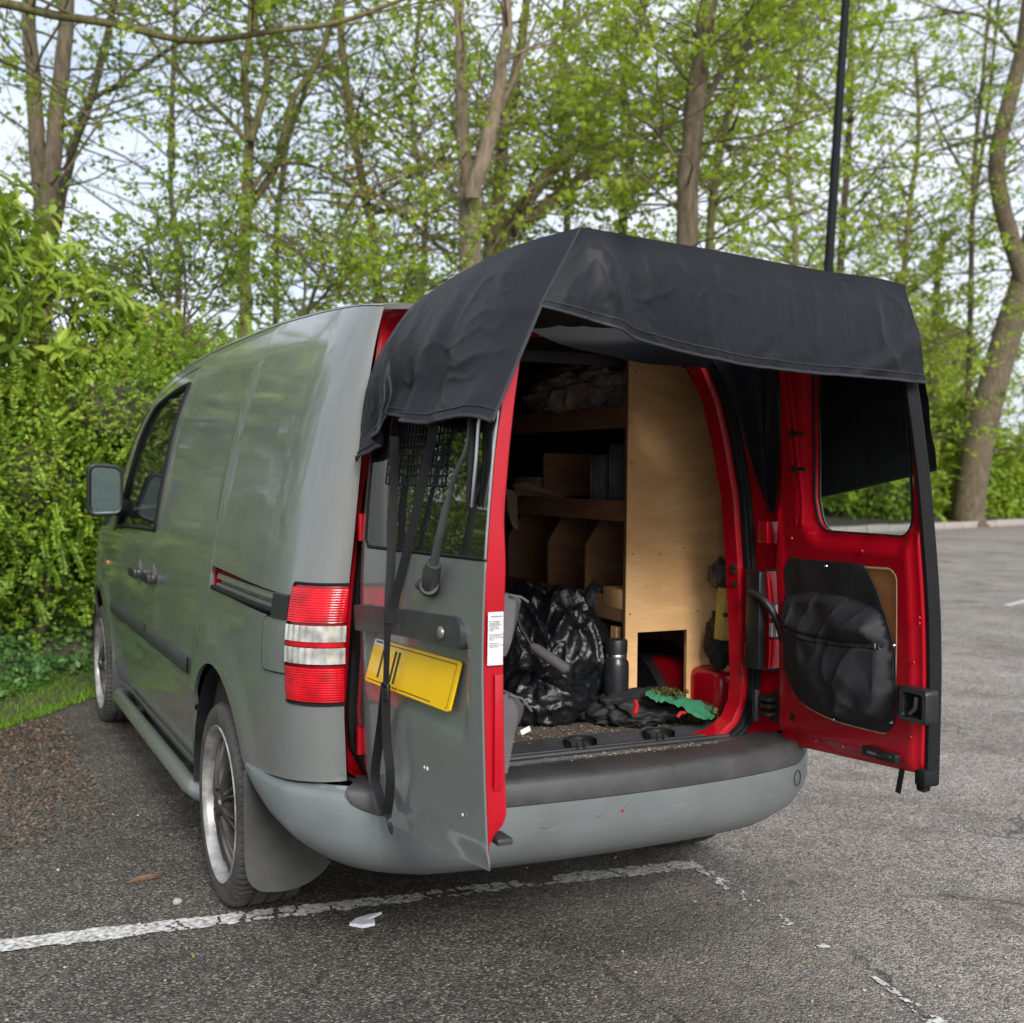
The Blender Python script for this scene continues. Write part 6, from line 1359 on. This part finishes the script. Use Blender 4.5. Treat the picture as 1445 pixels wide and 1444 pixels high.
def laurel():
    blobs = [((-1.95, 5.2, 2.55), (.85, .7, .62)), ((-1.35, 5.75, 2.35), (.8, .7, .62)), ((-.75, 6.1, 2.25), (.7, .6, .50)), ((-2.7, 4.6, 2.6), (.9, .7, .8)), ((-3.6, 4.3, 2.5), (.9, .7, .8)), ((-1.55, 5.6, 2.9), (.55, .5, .40)), ((-.2, 6.5, 2.15), (.55, .5, .36))]
    blobs = [(tuple(CAM+(np.array(c)-CAM)*1.07), tuple(np.array(r)*1.05)) for c, r in blobs]
    root = empty('laurel_bush', (-1.9, 5.6, 0), 'big-leaved laurel bush leaning over the small-leaf hedge at upper left', 'bush')
    B, Bn = blob_points(blobs, 2100, .6); ok = cull(B, Bn); B, Bn = B[ok], Bn[ok]; nb = len(B)
    P, D, N_ = [], [], []
    for b, n in zip(B, Bn):
        ax = n*.8+RNG.normal(0, .35, 3)+np.array([0, 0, .35]); ax /= np.linalg.norm(ax); k = RNG.integers(5, 9); a = RNG.uniform(0, 6.28)
        s = np.cross(ax, [.3, .2, 1]); s /= np.linalg.norm(s); t = np.cross(ax, s)
        for i in range(k):
            aa = a+i*2.4; dr = (s*math.cos(aa)+t*math.sin(aa))*RNG.uniform(.75, 1.1)+ax*RNG.uniform(.1, .7)+np.array([0, 0, -.28]); P.append(b+ax*.012*i); D.append(dr); N_.append(ax+np.array([0, 0, .35]))
    P, D, N_ = np.array(P), np.array(D), np.array(N_); k = len(P); Ln = RNG.uniform(.075, .165, k); Wd = Ln*RNG.uniform(.30, .42, k)
    # the large leaves nearest the camera are objects of their own
    dist = np.linalg.norm(P-CAM, axis=1); v = (P-CAM)@CF; px = 722+FPX*((P-CAM)@CR)/v; py = 722-FPX*((P-CAM)@CU)/v
    score = dist-.9*((Bn.repeat(1, 0)[:1]).sum()*0)+np.where((px > 0) & (px < 330) & (py > 200) & (py < 640), 0, 50); order = np.argsort(score); pick = order[:300]; rest = np.setdiff1d(np.arange(k), pick)
    def fine_leaf(m):
        mbx = MB(); rows = []
        for t in np.linspace(0, 1, 8):
            w_ = math.sin(math.pi*min(1, t*.94+.03))**.8*.5; z = -.22*t*t; rows.append([(-w_, t, z+.10*w_), (0, t, z-.04), (w_, t, z+.10*w_)])
        return mbx.loft(rows)
    def batch(idx):
        Vs, Fs = [], []; proto = fine_leaf(None); pv = np.array(proto.v); pf = np.array(proto.f)
        Dn = D[idx]/np.linalg.norm(D[idx], axis=1)[:, None]; Sx = np.cross(Dn, N_[idx]); Sx /= np.linalg.norm(Sx, axis=1)[:, None]; Uz = np.cross(Sx, Dn)
        V = P[idx][:, None]+Sx[:, None]*(pv[None, :, 0:1]*Wd[idx][:, None, None])+Dn[:, None]*(pv[None, :, 1:2]*Ln[idx][:, None, None])+Uz[:, None]*(pv[None, :, 2:3]*Ln[idx][:, None, None]); F = pf[None]+(np.arange(len(idx))*len(pv))[:, None, None]
        return V.reshape(-1, 3), F.reshape(-1, 4)
    V, F = batch(rest); o = np_mesh('foliage', V, F, 'laurel_leaf', root, True); o['kind'] = 'stuff'
    me = None
    for j, i in enumerate(pick):
        if me is None:
            o = fine_leaf(None).build('leaf', 'laurel_leaf', root, sharp=60); me = o.data
        else: o = bpy.data.objects.new('leaf', me); COL.objects.link(o); o.parent = root
        d = Vector(D[i]).normalized(); s = d.cross(Vector(N_[i])).normalized(); u = s.cross(d)
        M = Matrix(((s.x*Wd[i], d.x*Ln[i], u.x*Ln[i], 0), (s.y*Wd[i], d.y*Ln[i], u.y*Ln[i], 0), (s.z*Wd[i], d.z*Ln[i], u.z*Ln[i], 0), (0, 0, 0, 1))); M.translation = Vector(P[i])-Vector(root.location); o.matrix_local = M
    st = MB()
    for b in blobs[:7]:
        c = np.array(b[0]); g = np.array([c[0]*.5-.9, c[1]*.5+4.3, .3]); st.tube([g, g*.5+c*.5+np.array([0, 0, -.2]), c], [.035, .026, .012], 7, False)
    for i in range(0, nb, 5): st.tube([B[i]-Bn[i]*.45-np.array([0, 0, .1]), B[i]-Bn[i]*.15, B[i]], [.009, .006, .003], 4, False)
    for n_ in range(10):
        p = np.array([RNG.uniform(-1.0, .2), RNG.uniform(6., 6.6), 2.2]); d = np.array([.5, .1, .6])+RNG.normal(0, .35, 3); pts = [p]
        for s in range(6): d = d+RNG.normal(0, .2, 3); pts.append(pts[-1]+d/np.linalg.norm(d)*.17)
        st.tube(pts, np.linspace(.013, .003, 7), 5, False)
    st.build('stems', 'bark_brown', root)['kind'] = 'stuff'
    mbx = MB()
    return root
laurel()
# low ivy and grass on the verge
def along(d0, d1, k, i0=0, i1=None):
    i = RNG.uniform(i0, (len(vp)-2) if i1 is None else i1, k); a = i.astype(int); f = (i-a)[:, None]; p = vp[a]*(1-f)+vp[a+1]*f; n = vn[a]; d = RNG.uniform(d0, d1, k); return p+n*d[:, None], d
near = [i for i, p in enumerate(vp) if -6 < p[0] < .2]
i0, i1 = near[0], near[-1]
q, d = along(.22, 3.6, 36000, i0, i1); k = len(q); z = np.array([vh(a) for a in d])+.10*RNG.random(k)*np.minimum(1, d)+.07*np.sin(q[:, 0]*5)*np.cos(q[:, 1]*4); P = np.stack([q[:, 0], q[:, 1], z], 1); Ln = RNG.uniform(.025, .06, k)
V, F = leaves(P, rnd_unit(k, .2), rnd_unit(k, 1.6), Ln, Ln*.8); tag(np_mesh('ivy', V, F, 'ivy_leaf'), 'low dark ivy covering the bank under the hedge', 'ground cover', kind='stuff')
q, d = along(-.05, .40, 22000, i0, i1); k = len(q); z = np.array([vh(max(0, a)) for a in d])-.02; h = RNG.uniform(.02, .06, k); a = RNG.uniform(0, 6.28, k); w_ = .0028; dx = np.stack([np.cos(a), np.sin(a), 0*a], 1)*w_; P = np.stack([q[:, 0], q[:, 1], z], 1); tip = P+np.stack([RNG.normal(0, .025, k), RNG.normal(0, .025, k), h], 1)
V = np.stack([P-dx, P+dx, tip], 1).reshape(-1, 3); F = np.arange(3*k).reshape(-1, 3); tag(np_mesh('grass', V, F, 'grass_blade'), 'strip of bright green grass along the edge of the asphalt', 'grass', kind='stuff')
# shrubs beyond the far kerb
def shrub(name, lab, c, r, k, m, lsz, n=5):
    blobs = []
    for i in range(n):
        o = RNG.normal(0, .45, 3)*np.array(r); blobs.append(((c[0]+o[0], c[1]+o[1]*.6, max(.35*r[2], c[2]+o[2]*.7)), tuple(np.array(r)*RNG.uniform(.45, .75))))
    return hedge(name, lab, blobs, k//40, k, m, lsz, 'shrub', .6)
def behind(s, d): q = K0+kd*s+kn*d; return q
q = behind(5.2, 2.8); shrub('bank_shrub', 'wide bright green shrub seen through the window of the red door', (q[0], q[1], 1.3), (3.0, 1.8, 1.7), 12000, 'shrub_leaf', .14)
q = behind(11.0, 2.4); shrub('bank_shrub', 'rounded green shrub just right of the open red door', (q[0], q[1], 1.5), (2.4, 1.8, 2.0), 15000, 'shrub_leaf', .14)
q = behind(12.2, 5.0); shrub('tall_shrub', 'tall light green shrub behind the rounded one, right of the cover', (q[0], q[1], 3.6), (2.4, 1.6, 2.4), 15000, 'tree_leaf', .14)
q = behind(13.9, 1.7); shrub('low_shrub', 'low broad-leaved shrub at the kerb under the leaning tree', (q[0], q[1], .7), (2.2, 1.2, .9), 9000, 'shrub_leaf', .17)
q = behind(16.6, 4.2); shrub('dark_shrub', 'dark green shrub behind the leaning tree at the right edge', (q[0], q[1], 2.4), (2.6, 1.8, 2.6), 14000, 'laurel_leaf', .15)
q = behind(18.0, 2.2); shrub('edge_shrub', 'yellow-green shrub at the kerb on the far right edge', (q[0], q[1], 1.1), (2.4, 1.4, 1.4), 9000, 'shrub_leaf', .16)
q = behind(8.2, 3.2); shrub('hidden_shrub', 'leafy shrub far behind the red door, low in its window', (q[0], q[1], 1.6), (2.8, 1.8, 1.9), 9000, 'shrub_leaf', .15)
q = behind(15, 9.); shrub('backdrop_shrub', 'large pale green thicket behind the bank shrubs at the right', (q[0], q[1], 4.2), (6.5, 2.2, 3.4), 22000, 'tree_leaf', .17, 9)
# ---- lamp post
pb_ = np.array(at(1168, 388, 11.2)); pt_ = np.array(at(1193, 0, 11.4)); dz = (pt_-pb_)/(pt_[2]-pb_[2]); gb = pb_-dz*pb_[2]; top = pb_+dz*(7.2-pb_[2])
lp = empty('lamp_post', tuple(gb), 'black lamp post leaning slightly in front of the trees behind the cover', 'lamp post')
mb = MB(); mb.tube([gb, gb+dz*1.2], .065, 16); mb.tube([gb+dz*1.2, gb+dz*1.28], [.065, .046], 16); mb.build('post_base', 'post_paint', lp)
mb = MB(); mb.tube([gb+dz*1.28, gb+dz*4, top], [.046, .043, .036], 16); mb.build('post', 'post_paint', lp)
mb = MB(); mb.tube([top, top+np.array([0, 0, .1])], [.08, .08], 12); mb.tube([top+np.array([0, 0, .1]), top+np.array([0, 0, .4]), top+np.array([0, 0, .5])], [.12, .2, .06], 12); mb.build('lantern', 'dark_grey_plastic', lp)
# ---- litter on the ground
def litter(name, lab, P, sz, m, tilt=.6): return tag(scatter_flat(name, P, sz, m, tilt=tilt), lab, name.replace('_', ' '))
k = 16000; c = RNG.random(k)**.8; P = np.stack([-.95-c*1.5+RNG.normal(0, .22, k), 1.6+RNG.beta(1.6, 1.2, k)*2.5, np.full(k, .006)], 1)
dens = np.array([.5+.9*nz(p[0]*1.6, p[1]*1.6, 3) for p in P[:, :2]]); P = P[(dens > .28) & (P[:, 0]*.9+P[:, 1] < 3.3) & (P[:, 0] < -1.06)]
litter('leaf_litter', 'brown leaf litter and bud scales drifted along the left side of the van', P, .0115, 'litter_brown', 1.4)
k = 1400; P = np.stack([RNG.uniform(-2.6, 3.5, k), RNG.uniform(-1.6, 3.2, k), np.full(k, .005)], 1); litter('bud_scales', 'pale bud scales and seed husks dotted over the asphalt', P, .0075, 'litter_pale')
k = 420; P = np.stack([RNG.uniform(-2.6, 3., k), RNG.uniform(-1.6, 3., k), np.full(k, .006)], 1); litter('catkins', 'small green catkin pieces dotted over the asphalt', P, .010, 'litter_green')
k = 500; P = np.stack([RNG.uniform(-2.2, 2.2, k), RNG.uniform(-1.4, 2.6, k), np.full(k, .006)], 1); litter('leaf_crumbs', 'brown leaf crumbs scattered over the asphalt around the van', P, .009, 'litter_brown', 1.2)
mbx = MB()
for _ in range(150):
    p = (RNG.uniform(-2.2, 2.6), RNG.uniform(-1.4, 2.8), .004); r = RNG.uniform(.003, .008); mbx.box(p, (r, r*1.3, r*.8), Matrix.Rotation(RNG.uniform(0, 3), 3, 'Z') @ Matrix.Rotation(.4, 3, 'X'))
kset(mbx.build('gravel', 'stone', None, bevel=.001, seg=1), 'stuff', 'loose grey and pale gravel stones on the asphalt', 'gravel')
p = Vector(onz(203, 1240, .008)); mb = MB(); mb.tube([p+Vector((-.055, -.02, 0)), p+Vector((-.02, .0, .003)), p+Vector((.02, .003, .002)), p+Vector((.05, .01, 0)), p+Vector((.065, .03, .004))], [.003, .008, .009, .006, .003], 7, flat=.6); tag(mb.build('bark_strip', 'brown_leather', None), 'curled strip of brown bark lying left of the rear wheel', 'bark')
p = Vector(onz(512, 1298, .006)); q = [(-.05, -.02), (-.02, -.055), (.02, -.05), (.03, -.02), (.0, -.015), (.035, .008), (.07, .03), (.03, .028), (-.02, .012)]; mb = MB(); n = len(q); mb.add([(p.x+a, p.y+b, .009+.008*abs(nz(a*30, b*30))) for a, b in q]+[(p.x+a, p.y+b, .002) for a, b in q], [tuple(range(n))]+[(i, (i+1) % n, n+(i+1) % n, n+i) for i in range(n)]); tag(mb.build('paper_scrap', 'paper_white', None, smooth=False), 'torn white scrap lying in front of the bay line below the door', 'scrap')
p = Vector(onz(250, 1272, .008)); crumple('pebble', tuple(p), (.014, .012, .010), 'stone', 'single pale pebble on the asphalt left of the rear tyre', 'pebble', 3., .15, 2, 3)
